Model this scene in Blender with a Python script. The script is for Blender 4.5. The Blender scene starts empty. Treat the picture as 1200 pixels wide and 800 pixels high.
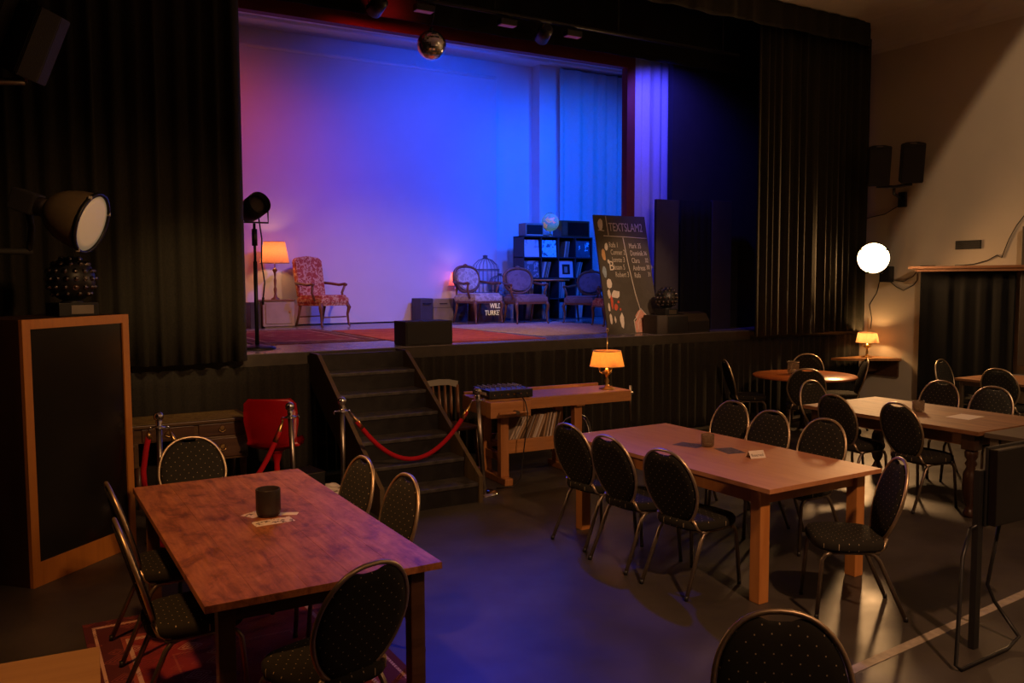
import bpy, bmesh, math, random
from mathutils import Vector, Matrix
rnd = random.Random(7)
PI = math.pi
scene = bpy.context.scene
COL = scene.collection
D = bpy.data

# ------------------------------------------------------------------ helpers
class MB:
    """collects primitives into one mesh"""
    def __init__(self): self.bm = bmesh.new()
    def _merge(self, tmp, M=None, smooth=False):
        if M is not None: bmesh.ops.transform(tmp, matrix=M, verts=tmp.verts)
        bmesh.ops.recalc_face_normals(tmp, faces=tmp.faces)
        if smooth:
            for f in tmp.faces: f.smooth = True
        me = D.meshes.new('tmp'); tmp.to_mesh(me); tmp.free()
        self.bm.from_mesh(me); D.meshes.remove(me)
        return self
    def box(self, c, s, bev=0.0, M=None, seg=2):
        t = bmesh.new(); bmesh.ops.create_cube(t, size=1)
        bmesh.ops.scale(t, vec=Vector(s), verts=t.verts)
        if bev > 0: bmesh.ops.bevel(t, geom=list(t.edges), offset=bev, segments=seg, affect='EDGES', profile=.6)
        bmesh.ops.translate(t, vec=Vector(c), verts=t.verts)
        return self._merge(t, M)
    def bx(self, x0, x1, y0, y1, z0, z1, bev=0.0, M=None):
        return self.box(((x0+x1)/2, (y0+y1)/2, (z0+z1)/2), (x1-x0, y1-y0, z1-z0), bev, M)
    def cyl(self, p0, p1, r0, r1=None, seg=16, caps=True):
        if r1 is None: r1 = r0
        p0 = Vector(p0); p1 = Vector(p1); d = p1-p0
        t = bmesh.new()
        bmesh.ops.create_cone(t, cap_ends=caps, cap_tris=False, segments=seg, radius1=r0, radius2=r1, depth=d.length)
        for f in t.faces: f.smooth = len(f.verts) == 4
        M = Matrix.Translation((p0+p1)/2) @ d.to_track_quat('Z', 'Y').to_matrix().to_4x4()
        return self._merge(t, M)
    def tube(self, pts, r, seg=8, closed=False, rad=None):
        pts = [Vector(p) for p in pts]; n = len(pts)
        t = bmesh.new(); rings = []
        tan = []
        for i in range(n):
            a = pts[(i-1) % n] if (closed or i > 0) else pts[i]
            b = pts[(i+1) % n] if (closed or i < n-1) else pts[i]
            tan.append((b-a).normalized())
        ref = Vector((0, 0, 1)) if abs(tan[0].z) < .9 else Vector((1, 0, 0))
        u = (ref - tan[0]*ref.dot(tan[0])).normalized()
        for i in range(n):
            u = u - tan[i]*u.dot(tan[i])
            u = u.normalized() if u.length > 1e-6 else tan[i].orthogonal().normalized()
            v = tan[i].cross(u)
            rr = rad[i] if rad else r
            rings.append([t.verts.new(pts[i] + (u*math.cos(2*PI*k/seg) + v*math.sin(2*PI*k/seg))*rr) for k in range(seg)])
        for i in range(n if closed else n-1):
            A = rings[i]; B = rings[(i+1) % n]
            for k in range(seg):
                f = t.faces.new((A[k], A[(k+1) % seg], B[(k+1) % seg], B[k])); f.smooth = True
        if not closed:
            t.faces.new(rings[0][::-1]); t.faces.new(rings[-1])
        return self._merge(t)
    def lathe(self, prof, c=(0, 0, 0), seg=24, M=None, cap=True, smooth=True, rib=0.0):
        """prof: list of (r, z)"""
        t = bmesh.new(); rings = []
        for (r, z) in prof:
            ring = []
            for k in range(seg):
                rr = r*(1 - (rib if k % 2 else 0))
                ring.append(t.verts.new((rr*math.cos(2*PI*k/seg), rr*math.sin(2*PI*k/seg), z)))
            rings.append(ring)
        for A, B in zip(rings, rings[1:]):
            for k in range(seg):
                f = t.faces.new((A[k], A[(k+1) % seg], B[(k+1) % seg], B[k])); f.smooth = smooth
        if cap:
            if prof[0][0] > 1e-4: t.faces.new(rings[0][::-1])
            if prof[-1][0] > 1e-4: t.faces.new(rings[-1])
        bmesh.ops.remove_doubles(t, verts=t.verts, dist=1e-5)
        MM = Matrix.Translation(Vector(c))
        if M is not None: MM = MM @ M
        return self._merge(t, MM)
    def prism(self, poly, h, M=None, bev=0.0):
        """polygon in XY extruded from z=0 to h"""
        t = bmesh.new()
        vs = [t.verts.new((p[0], p[1], 0)) for p in poly]
        f = t.faces.new(vs)
        r = bmesh.ops.extrude_face_region(t, geom=[f])
        bmesh.ops.translate(t, vec=(0, 0, h), verts=[v for v in r['geom'] if isinstance(v, bmesh.types.BMVert)])
        if bev > 0: bmesh.ops.bevel(t, geom=list(t.edges), offset=bev, segments=2, affect='EDGES')
        return self._merge(t, M)
    def sphere(self, c, r, u=20, v=12, sc=(1, 1, 1), smooth=True):
        t = bmesh.new(); bmesh.ops.create_uvsphere(t, u_segments=u, v_segments=v, radius=r)
        M = Matrix.Translation(Vector(c)) @ Matrix.Diagonal((sc[0], sc[1], sc[2], 1))
        return self._merge(t, M, smooth)
    def shells(self, loops, M=None, smooth=True):
        """list of equal-length closed loops, skinned, both ends filled"""
        t = bmesh.new(); R = [[t.verts.new(p) for p in L] for L in loops]; n = len(R[0])
        for A, B in zip(R, R[1:]):
            for k in range(n):
                f = t.faces.new((A[k], A[(k+1) % n], B[(k+1) % n], B[k])); f.smooth = smooth
        f = t.faces.new(R[0][::-1]); f.smooth = smooth
        f = t.faces.new(R[-1]); f.smooth = smooth
        return self._merge(t, M)
    def build(self, name, material, parent=None):
        me = D.meshes.new(name); self.bm.to_mesh(me); self.bm.free()
        o = D.objects.new(name, me); COL.objects.link(o)
        if material: me.materials.append(material)
        if parent: o.parent = parent
        return o

def tag(o, label, cat, group=None, kind=None):
    o['label'] = label; o['category'] = cat
    if group: o['group'] = group
    if kind: o['kind'] = kind
    return o
def empty(name, loc, rz=0.0, label=None, cat=None, group=None):
    o = D.objects.new(name, None); COL.objects.link(o); o.empty_display_size = .05
    o.location = loc; o.rotation_euler = (0, 0, rz)
    if label: tag(o, label, cat, group)
    return o
KIDS = {}
def kids(o): return [c for c in D.objects if c.parent == o]
def copy_tree(o, parent=None):
    c = o.copy(); COL.objects.link(c)
    if parent: c.parent = parent
    for ch in kids(o): copy_tree(ch, c)
    return c
def place(root, loc, rz, label, group=None):
    root.location = loc; root.rotation_euler = (0, 0, rz); root['label'] = label
    if group: root['group'] = group
    return root
def struct(o): o['kind'] = 'structure'; return o
def face(dx, dy): return math.atan2(dy, dx) - PI/2     # rotation taking local +Y onto (dx, dy)

# ------------------------------------------------------------------ materials
def nodes(name):
    m = D.materials.new(name); m.use_nodes = True
    nt = m.node_tree; b = nt.nodes['Principled BSDF']
    return m, nt, b
def N(nt, t, **kw):
    n = nt.nodes.new(t)
    for k, v in kw.items():
        if k in n.inputs: n.inputs[k].default_value = v
        else: setattr(n, k, v)
    return n
def ramp(nt, stops, interp='LINEAR'):
    r = nt.nodes.new('ShaderNodeValToRGB'); cr = r.color_ramp; cr.interpolation = interp
    while len(cr.elements) < len(stops): cr.elements.new(.5)
    for e, (p, c) in zip(cr.elements, stops): e.position = p; e.color = (*c, 1)
    return r
def coords(nt, scale=(1, 1, 1), rot=(0, 0, 0), kind='Object'):
    tc = nt.nodes.new('ShaderNodeTexCoord'); mp = nt.nodes.new('ShaderNodeMapping')
    mp.inputs['Scale'].default_value = scale; mp.inputs['Rotation'].default_value = rot
    nt.links.new(tc.outputs[kind], mp.inputs['Vector']); return mp.outputs['Vector']
def bump(nt, b, h, strength=.3, dist=.01):
    n = N(nt, 'ShaderNodeBump', Strength=strength, Distance=dist)
    nt.links.new(h, n.inputs['Height']); nt.links.new(n.outputs['Normal'], b.inputs['Normal'])
def plain(name, c, rough=.5, metal=0., var=.12, scale=14., bmp=0., spec=.5, coat=0.):
    m, nt, b = nodes(name); L = nt.links
    v = coords(nt); n = N(nt, 'ShaderNodeTexNoise', Scale=scale, Detail=4.)
    L.new(v, n.inputs['Vector'])
    r = ramp(nt, [(.25, tuple(x*(1-var) for x in c)), (.75, tuple(min(1, x*(1+var)) for x in c))])
    L.new(n.outputs['Fac'], r.inputs['Fac']); L.new(r.outputs['Color'], b.inputs['Base Color'])
    b.inputs['Roughness'].default_value = rough; b.inputs['Metallic'].default_value = metal
    b.inputs['Specular IOR Level'].default_value = spec; b.inputs['Coat Weight'].default_value = coat
    if bmp: bump(nt, b, n.outputs['Fac'], bmp)
    return m
def wood(name, c1, c2, axis='X', rough=.45, scale=3., stain=None, coat=0., streak=12.):
    m, nt, b = nodes(name); L = nt.links
    s = {'X': (1, streak, streak), 'Y': (streak, 1, streak), 'Z': (streak, streak, 1)}[axis]
    v = coords(nt, tuple(x*scale/3 for x in s))
    n = N(nt, 'ShaderNodeTexNoise', Scale=1.6, Detail=6., Roughness=.62, Distortion=.6)
    L.new(v, n.inputs['Vector'])
    r = ramp(nt, [(.3, c1), (.52, tuple((a+d)/2 for a, d in zip(c1, c2))), (.72, c2)])
    L.new(n.outputs['Fac'], r.inputs['Fac']); out = r.outputs['Color']
    if stain:
        v2 = coords(nt, (2.2, 1.1, 2)); n2 = N(nt, 'ShaderNodeTexNoise', Scale=2.4, Detail=7., Roughness=.65)
        L.new(v2, n2.inputs['Vector'])
        r2 = ramp(nt, [(.42, (0, 0, 0)), (.62, (1, 1, 1))]); L.new(n2.outputs['Fac'], r2.inputs['Fac'])
        mx = N(nt, 'ShaderNodeMix', data_type='RGBA'); L.new(r2.outputs['Color'], mx.inputs['Factor'])
        L.new(out, mx.inputs['A']); mx.inputs['B'].default_value = (*stain, 1); out = mx.outputs['Result']
    L.new(out, b.inputs['Base Color']); b.inputs['Roughness'].default_value = rough
    b.inputs['Coat Weight'].default_value = coat
    bump(nt, b, n.outputs['Fac'], .15, .004)
    return m
def dotted(name, base, dot, plane='XZ', scale=26., thr=.09):
    m, nt, b = nodes(name); L = nt.links
    tc = nt.nodes.new('ShaderNodeTexCoord'); sep = nt.nodes.new('ShaderNodeSeparateXYZ'); com = nt.nodes.new('ShaderNodeCombineXYZ')
    L.new(tc.outputs['Object'], sep.inputs[0]); L.new(sep.outputs['X'], com.inputs['X']); L.new(sep.outputs[plane[1]], com.inputs['Y'])
    mp = nt.nodes.new('ShaderNodeMapping'); mp.inputs['Rotation'].default_value = (0, 0, PI/4); L.new(com.outputs[0], mp.inputs[0])
    vo = N(nt, 'ShaderNodeTexVoronoi', Scale=scale, Randomness=.12); vo.voronoi_dimensions = '2D'
    L.new(mp.outputs[0], vo.inputs['Vector'])
    r = ramp(nt, [(0, dot), (thr, base)], 'CONSTANT'); L.new(vo.outputs['Distance'], r.inputs['Fac'])
    L.new(r.outputs['Color'], b.inputs['Base Color']); b.inputs['Roughness'].default_value = .9
    n = N(nt, 'ShaderNodeTexNoise', Scale=300., Detail=2.); L.new(tc.outputs['Object'], n.inputs['Vector'])
    b.inputs['Specular IOR Level'].default_value = .25
    bump(nt, b, n.outputs['Fac'], .25, .002)
    return m
def cloth(name, c, rough=.95, var=.3, scale=90., bmp=.2, sheen=.3):
    m = plain(name, c, rough, 0, var, scale, bmp, .2)
    m.node_tree.nodes['Principled BSDF'].inputs['Sheen Weight'].default_value = sheen
    m.node_tree.nodes['Principled BSDF'].inputs['Sheen Tint'].default_value = (*[min(1, x*6+.02) for x in c], 1)
    return m
def glow(name, c, strength, base=(.8, .8, .8)):
    m, nt, b = nodes(name); b.inputs['Base Color'].default_value = (*base, 1)
    b.inputs['Emission Color'].default_value = (*c, 1); b.inputs['Emission Strength'].default_value = strength
    n = N(nt, 'ShaderNodeTexNoise', Scale=40.); bump(nt, b, n.outputs['Fac'], .02)
    return m
def shade(name, c, em=.25):
    m, nt, b = nodes(name); L = nt.links
    v = coords(nt); w = N(nt, 'ShaderNodeTexNoise', Scale=60., Detail=2.); L.new(v, w.inputs['Vector'])
    r = ramp(nt, [(.3, tuple(x*.85 for x in c)), (.7, c)]); L.new(w.outputs['Fac'], r.inputs['Fac'])
    d = N(nt, 'ShaderNodeBsdfDiffuse'); t = N(nt, 'ShaderNodeBsdfTranslucent'); e = N(nt, 'ShaderNodeEmission', Strength=em)
    for s in (d, t, e): L.new(r.outputs['Color'], s.inputs['Color'])
    mx = N(nt, 'ShaderNodeMixShader', Fac=.65); L.new(d.outputs[0], mx.inputs[1]); L.new(t.outputs[0], mx.inputs[2])
    ad = N(nt, 'ShaderNodeAddShader'); L.new(mx.outputs[0], ad.inputs[0]); L.new(e.outputs[0], ad.inputs[1])
    L.new(ad.outputs[0], nt.nodes['Material Output'].inputs['Surface'])
    nt.nodes.remove(b); return m
def rugmat(name, field, border, accent, cream):
    m, nt, b = nodes(name); L = nt.links
    tc = nt.nodes.new('ShaderNodeTexCoord'); sep = nt.nodes.new('ShaderNodeSeparateXYZ'); L.new(tc.outputs['Generated'], sep.inputs[0])
    def mth(op, a, bb=None):
        n = nt.nodes.new('ShaderNodeMath'); n.operation = op
        for i, q in enumerate((a, bb)):
            if q is None: continue
            if isinstance(q, (int, float)): n.inputs[i].default_value = q
            else: L.new(q, n.inputs[i])
        return n.outputs[0]
    dx = mth('SUBTRACT', .5, mth('ABSOLUTE', mth('SUBTRACT', sep.outputs['X'], .5)))
    dy = mth('SUBTRACT', .5, mth('ABSOLUTE', mth('SUBTRACT', sep.outputs['Y'], .5)))
    d = mth('MINIMUM', dx, dy)
    band = ramp(nt, [(0, border), (.03, cream), (.04, border), (.12, accent), (.135, cream), (.15, field), (.27, accent), (.28, field)], 'CONSTANT')
    L.new(d, band.inputs['Fac'])
    vo = N(nt, 'ShaderNodeTexVoronoi', Scale=8., Randomness=.5); vo.feature = 'F1'; vo.distance = 'MANHATTAN'
    L.new(tc.outputs['Object'], vo.inputs['Vector'])
    pr = ramp(nt, [(0, (1, 1, 1)), (.14, (0, 0, 0)), (.24, (1, 1, 1)), (.33, (0, 0, 0)), (.44, (1, 1, 1)), (.52, (0, 0, 0)), (.62, (1, 1, 1)), (.68, (0, 0, 0))], 'CONSTANT'); L.new(vo.outputs['Distance'], pr.inputs['Fac'])
    vc = ramp(nt, [(0, cream), (.25, accent), (.5, border), (.8, accent)], 'CONSTANT'); L.new(vo.outputs['Color'], vc.inputs['Fac'])
    f = mth('MULTIPLY', pr.outputs['Color'], .65)
    mx = N(nt, 'ShaderNodeMix', data_type='RGBA'); L.new(f, mx.inputs['Factor']); L.new(band.outputs['Color'], mx.inputs['A']); L.new(vc.outputs['Color'], mx.inputs['B'])
    L.new(mx.outputs['Result'], b.inputs['Base Color']); b.inputs['Roughness'].default_value = .95
    n = N(nt, 'ShaderNodeTexNoise', Scale=220.); L.new(tc.outputs['Object'], n.inputs['Vector']); bump(nt, b, n.outputs['Fac'], .4, .004)
    return m
def glassmat(name, c, alpha=.55, rough=.15):
    m, nt, b = nodes(name); b.inputs['Base Color'].default_value = (*c, 1)
    b.inputs['Roughness'].default_value = rough; b.inputs['Alpha'].default_value = alpha
    n = N(nt, 'ShaderNodeTexNoise', Scale=50.); bump(nt, b, n.outputs['Fac'], .03)
    return m
def patchy(name, cols, scale=6., rough=.9, detail=3., em=0.):
    m, nt, b = nodes(name); L = nt.links
    v = coords(nt); n = N(nt, 'ShaderNodeTexNoise', Scale=scale, Detail=detail, Roughness=.6); L.new(v, n.inputs['Vector'])
    k = len(cols); r = ramp(nt, [(.34+.32*i/max(1, k-1), c) for i, c in enumerate(cols)], 'CONSTANT')
    L.new(n.outputs['Fac'], r.inputs['Fac']); L.new(r.outputs['Color'], b.inputs['Base Color']); b.inputs['Roughness'].default_value = rough
    if em:
        L.new(r.outputs['Color'], b.inputs['Emission Color']); b.inputs['Emission Strength'].default_value = em
    return m

M = {}
M['floor'] = plain('polished dark screed floor', (.058, .050, .042), .34, 0, .35, 1.7, .03, .36)
def floor_nodes():
    m = M['floor']; nt = m.node_tree; b = nt.nodes['Principled BSDF']
    v = coords(nt); n = N(nt, 'ShaderNodeTexNoise', Scale=3.5, Detail=6.); nt.links.new(v, n.inputs['Vector'])
    r = ramp(nt, [(.3, (.33,)*3), (.7, (.46,)*3)]); nt.links.new(n.outputs['Fac'], r.inputs['Fac']); nt.links.new(r.outputs['Color'], b.inputs['Roughness'])
floor_nodes()
M['plaster'] = plain('cream rendered wall', (.56, .47, .36), .85, 0, .06, 1.3, .08)
M['ceil'] = plain('ceiling paint', (.66, .60, .52), .9, 0, .05, 2.)
M['white'] = plain('white stage paint', (.78, .78, .78), .8, 0, .03, 2.)
M['screen'] = plain('white projection cloth', (.66, .66, .66), .85, 0, .02, 3.)
M['blackwall'] = plain('matt black wall', (.012, .012, .016), .85, 0, .2, 4.)
M['panelviolet'] = plain('dark panel with violet light tint', (.030, .024, .034), .7, 0, .15, 8.)  # violet tint of the stage light put into the panel colour
M['redframe'] = plain('dark red painted timber', (.13, .005, .006), .6, 0, .15, 6.)
M['deck'] = plain('painted stage boards', (.26, .23, .23), .24, 0, .2, 5.)
M['fascia'] = plain('stage edge board', (.040, .032, .022), .6, 0, .25, 9.)
M['velvet'] = cloth('black green velvet', (.023, .021, .015), .9, .3, 60., .15, .25)
M['skirt'] = cloth('black stage skirt cloth', (.020, .018, .014), .9, .3, 60., .15, .2)
M['whitecurtain'] = cloth('white curtain cloth', (.62, .62, .62), .9, .05, 40., .05, 0.)
M['blackcurtain'] = cloth('plain black cloth', (.006, .006, .006), .95, .3, 60., .1, .04)
M['pad'] = dotted('black gold dotted fabric back', (.020, .018, .013), (.40, .32, .20), 'XZ', 25., .060)
M['seat'] = dotted('black gold dotted fabric seat', (.020, .018, .013), (.40, .32, .20), 'XY', 25., .060)
M['bronze'] = plain('brushed bronze tube', (.56, .43, .28), .38, .9, .08, 40.)
M['gunmetal'] = plain('dark steel tube', (.24, .19, .14), .38, .85, .1, 40.)
M['black'] = plain('black lacquer', (.012, .012, .012), .45, 0, .2, 20.)
M['blackmetal'] = plain('black powder coat', (.016, .016, .017), .42, .3, .2, 20.)
M['chrome'] = plain('polished chrome', (.75, .72, .68), .10, 1., .03, 10.)
M['brass'] = plain('old brass', (.62, .40, .14), .28, 1., .1, 20.)
def worn(name):
    m, nt, b = nodes(name); L = nt.links
    v = coords(nt, (3.4, 1.9, 2)); n = N(nt, 'ShaderNodeTexNoise', Scale=2.6, Detail=10., Roughness=.72, Distortion=.5); L.new(v, n.inputs['Vector'])
    r = ramp(nt, [(.34, (.17, .052, .015)), (.43, (.31, .105, .032)), (.50, (.42, .150, .050)), (.66, (.52, .210, .078))]); L.new(n.outputs['Fac'], r.inputs['Fac'])
    v2 = coords(nt, (9, .9, 9)); g = N(nt, 'ShaderNodeTexNoise', Scale=4., Detail=5., Roughness=.6); L.new(v2, g.inputs['Vector'])
    r2 = ramp(nt, [(.35, (.62, .60, .58)), (.65, (1, 1, 1))]); L.new(g.outputs['Fac'], r2.inputs['Fac'])
    mx = N(nt, 'ShaderNodeMix', data_type='RGBA', blend_type='MULTIPLY'); mx.inputs['Factor'].default_value = 1
    L.new(r.outputs['Color'], mx.inputs['A']); L.new(r2.outputs['Color'], mx.inputs['B']); L.new(mx.outputs['Result'], b.inputs['Base Color'])
    b.inputs['Roughness'].default_value = .5; bump(nt, b, g.outputs['Fac'], .15, .004); return m
M['wornwood'] = worn('worn brown table boards')
M['pine'] = wood('varnished pale pine', (.56, .255, .115), (.46, .19, .08), 'Y', .52, 3., None, 0., 9.)
M['pineleg'] = wood('pine leg', (.60, .26, .07), (.48, .18, .04), 'Z', .4, 3., None, .1, 9.)
M['oldpine'] = wood('old plank pine', (.34, .155, .065), (.13, .052, .02), 'Y', .6, 3., None, 0., 6.)
M['darkturned'] = wood('dark carved oak', (.06, .028, .014), (.025, .011, .006), 'Z', .35, 3., None, .2)
M['darkoak'] = wood('dark oak', (.10, .045, .020), (.05, .02, .009), 'X', .4, 3., None, .2)
M['greytop'] = wood('grey brown table board', (.11, .085, .06), (.08, .06, .042), 'Y', .5, 3.)
M['cherry'] = wood('orange cherry veneer', (.50, .15, .035), (.36, .09, .02), 'X', .3, 2., None, .3)
M['bench'] = wood('oiled beech bench', (.58, .27, .09), (.36, .14, .04), 'X', .42, 3., (.44, .20, .075), .1)
M['benchleg'] = wood('oiled beech leg', (.52, .23, .075), (.36, .14, .04), 'Z', .45, 3.)
M['honey'] = wood('honey veneer edging', (.52, .19, .028), (.42, .145, .02), 'Z', .5, 3.)
M['birch'] = wood('plywood board', (.46, .27, .12), (.38, .21, .09), 'X', .55, 2.)
M['walnutside'] = wood('brown cabinet side', (.055, .022, .012), (.035, .014, .008), 'Z', .5, 2.)
M['stringer'] = wood('brown stair stringer', (.125, .085, .035), (.075, .05, .022), 'Z', .6, 2.)
M['tread'] = plain('scuffed black stair paint', (.014, .013, .012), .38, 0, .6, 12., .05)
M['treadtop'] = plain('worn grey tread paint', (.055, .050, .044), .45, 0, .7, 14., .08)
M['antique'] = wood('antique walnut', (.13, .07, .025), (.055, .026, .010), 'X', .4, 4., None, .2)
M['leathertop'] = patchy('tooled leather desktop', [(.20, .135, .045), (.34, .24, .09), (.25, .175, .06), (.38, .27, .11)], 14., .5)
M['redplastic'] = plain('glossy red shell', (.52, .008, .014), .35, 0, .06, 8., 0, .5)
M['rope'] = cloth('red velvet rope', (.40, .006, .014), .85, .2, 120., .1, .15)
M['rug_red'] = rugmat('crimson persian rug', (.24, .016, .016), (.09, .010, .012), (.32, .06, .04), (.60, .36, .26))
M['rug_plum'] = rugmat('plum persian rug', (.22, .02, .04), (.10, .012, .022), (.30, .06, .06), (.5, .35, .28))
M['rug_orange'] = patchy('faded red rug', [(.50, .11, .06), (.42, .075, .045), (.56, .16, .09)], 3.5, .95, 5.)
M['rug_beige'] = patchy('beige woven rug', [(.50, .40, .33), (.44, .33, .27), (.56, .46, .39), (.40, .27, .22)], 9., .95, 5.)
M['smoke'] = glassmat('smoky ribbed glass', (.030, .024, .020), .86, .3)
M['brownglass'] = glassmat('brown tinted glass', (.20, .13, .07), .55, .25)
M['clearglass'] = glassmat('clear jar glass', (.30, .24, .16), .35, .08)
M['wax'] = plain('candle wax', (.75, .62, .42), .5)
M['darkglass'] = plain('dark glass front', (.010, .008, .007), .16, 0, .1, 3., 0, .5)
M['paper'] = plain('printed paper', (.74, .66, .58), .8, 0, .05, 30.)
M['flyer'] = patchy('printed flyer', [(.74, .64, .56), (.72, .62, .54), (.12, .08, .08), (.70, .60, .52)], 30., .6)
M['flyerdark'] = patchy('dark printed flyer', [(.07, .05, .06), (.14, .10, .12), (.05, .04, .05), (.30, .24, .22)], 22., .45)
M['whitetape'] = plain('worn white floor tape', (.36, .31, .24), .6, 0, .3, 18.)
M['tapestry'] = patchy('floral tapestry', [(.36, .07, .03), (.42, .10, .045), (.62, .40, .20), (.34, .065, .03), (.50, .24, .10)], 13., .95, 4.)
M['paleupholstery'] = patchy('pale woven upholstery', [(.40, .36, .32), (.55, .51, .46), (.36, .30, .28), (.48, .44, .4)], 10., .95, 4.)
M['mauveup'] = patchy('mauve upholstery', [(.18, .13, .14), (.22, .16, .17), (.15, .10, .11)], 8., .95, 4.)
M['carvedwood'] = wood('carved chair wood', (.22, .10, .045), (.13, .05, .02), 'Z', .4, 3., None, .2)
M['speaker'] = plain('black speaker carpet', (.022, .020, .018), .75, 0, .3, 120., .2)
M['grille'] = plain('black grille', (.012, .012, .012), .6, .2, .4, 200., .3)
M['speakerbrown'] = plain('brown black speaker paint', (.042, .030, .020), .6, 0, .2, 60., .1)
M['olive'] = plain('olive lamp enamel', (.20, .145, .08), .34, .2, .15, 6.)
M['steel'] = plain('worn steel', (.30, .26, .22), .35, 1., .1, 20.)
M['shelfblack'] = plain('black shelf laminate', (.045, .045, .05), .5, 0, .1, 10.)
M['board'] = patchy('dusty chalkboard', [(.075, .063, .048), (.082, .070, .054), (.092, .078, .061), (.078, .066, .050)], 2.4, .85, 8.)
M['chalk'] = plain('white chalk', (.72, .64, .55), .95, 0, .1, 60.)
M['chalkdim'] = plain('faint chalk', (.58, .51, .43), .95, 0, .1, 60.)
M['chalkpink'] = plain('pink chalk', (.62, .30, .22), .95, 0, .2, 60.)
M['chalkred'] = plain('red chalk', (.60, .10, .05), .95, 0, .2, 60.)
M['chalkorange'] = plain('orange chalk', (.65, .38, .16), .95, 0, .2, 60.)
M['chalkblue'] = plain('pale blue chalk', (.30, .38, .46), .95, 0, .2, 60.)
M['cable'] = plain('black cable', (.012, .011, .010), .5)
M['oakrail'] = wood('brown wooden ledge', (.30, .12, .045), (.20, .075, .025), 'Y', .5, 3.)
M['mirror'] = plain('mirror tile', (.85, .85, .85), .13, 1., .04, 30.)
M['silverlens'] = plain('silver lens rim', (.26, .23, .22), .15, 1., .1, 30.)
M['suitcase'] = plain('grey cardboard case', (.30, .29, .24), .7, 0, .15, 5.)
M['blackcase'] = plain('dark case side', (.05, .05, .055), .6, 0, .15, 5.)
M['cream'] = plain('cream painted cabinet', (.40, .36, .24), .6, 0, .12, 6.)
M['wire'] = plain('cage wire', (.20, .20, .22), .4, .8, .05, 20.)
M['crate'] = wood('brown crate board', (.16, .07, .03), (.10, .04, .018), 'X', .7, 3.)
M['letterglow'] = glow('lit cream letters', (1., .66, .28), .55, (.80, .62, .34))  # warm glow put into the letters themselves
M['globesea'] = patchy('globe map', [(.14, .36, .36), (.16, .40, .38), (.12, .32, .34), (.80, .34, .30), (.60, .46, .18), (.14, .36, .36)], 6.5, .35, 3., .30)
SHADE_TABLE = shade('pleated parchment shade', (.75, .32, .085), .08)
SHADE_WALL = shade('pleated apricot shade', (.46, .25, .12), .06)
SHADE_STAGE = shade('orange silk shade', (.60, .26, .13), .05)
SHADE_PINK = shade('pink silk shade', (.9, .25, .25), .06)
M['bulb'] = glow('candle bulb glass', (1., .62, .25), 9.)
M['globeglow'] = glow('flood lamp opal', (1., .66, .32), 11.)
M['reflector'] = glow('pale reflector glass', (1., .66, .36), .15, (.6, .5, .4))
M['ledpink'] = glow('pink diode strip', (1., .16, .16), .06, (.12, .03, .03))
M['ledred'] = plain('smoked diode lens', (.10, .02, .02), .2)
def sleeve(name, cols, sc, rough=.4): return patchy(name, cols, sc, rough)
SLEEVES = [sleeve('cream record sleeve', [(.55, .45, .34), (.50, .40, .30)], 4), sleeve('dark record sleeve', [(.05, .045, .05), (.07, .06, .06)], 4),
           sleeve('brown record sleeve', [(.22, .14, .08), (.17, .10, .06)], 4), sleeve('grey record sleeve', [(.30, .28, .26), (.25, .23, .22)], 4),
           sleeve('pale record sleeve', [(.62, .56, .48), (.58, .52, .45)], 4), sleeve('tan record sleeve', [(.40, .26, .14), (.36, .22, .11)], 4)]

# ------------------------------------------------------------------ camera
cam = D.cameras.new('camera'); cam.sensor_width = 36; cam.lens = 30.0; cam.clip_start = .05; cam.clip_end = 100
co = D.objects.new('camera', cam); COL.objects.link(co)
rw = Vector((.86122604, -.50821017, -.00348237)); dn = Vector((-.04052828, -.06184682, -.99726247)); fw = Vector((.50660355, .85900954, -.07386098))
Rm = Matrix((rw, -dn, -fw)).transposed().to_4x4(); Rm.translation = (0, 0, 2.05)
co.matrix_world = Rm; scene.camera = co

# ------------------------------------------------------------------ the room
H = 1.29; WX = 11.5; CZ = 5.78; SY = 8.8; XL = -1.1; YF = -3.2
struct(MB().bx(XL-.1, WX+.1, YF-.1, 14.7, -.12, 0).build('floor', M['floor']))
struct(MB().bx(XL-.1, WX+.1, YF-.1, 9.0, CZ, CZ+.12).build('ceiling', M['ceil']))
struct(MB().bx(WX, WX+.12, YF-.1, 9.5, 0, CZ).build('wall_right', M['plaster']))
struct(MB().bx(XL-.12, XL, YF-.1, 14.7, 0, 6.3).build('wall_left', M['blackwall']))
struct(MB().bx(XL-.12, WX+.12, YF-.12, YF, 0, CZ).build('wall_front', M['plaster']))
# concave cove where the right wall meets the ceiling
b = MB(); pr = [(WX-.001, CZ-.36)]
for k in range(9):
    a = PI/2*k/8; pr.append((WX-.55+.55*math.cos(a)*1.0, CZ-.36+.34*math.sin(a)))
pr.append((WX-.62, CZ-.001)); pr.append((WX-.001, CZ-.001))
b.prism([(p[0], p[1]) for p in pr], 12.1, Matrix(((1, 0, 0, 0), (0, 0, -1, 8.85), (0, 1, 0, 0), (0, 0, 0, 1))))
struct(b.build('trim_1', M['ceil']))
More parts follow.
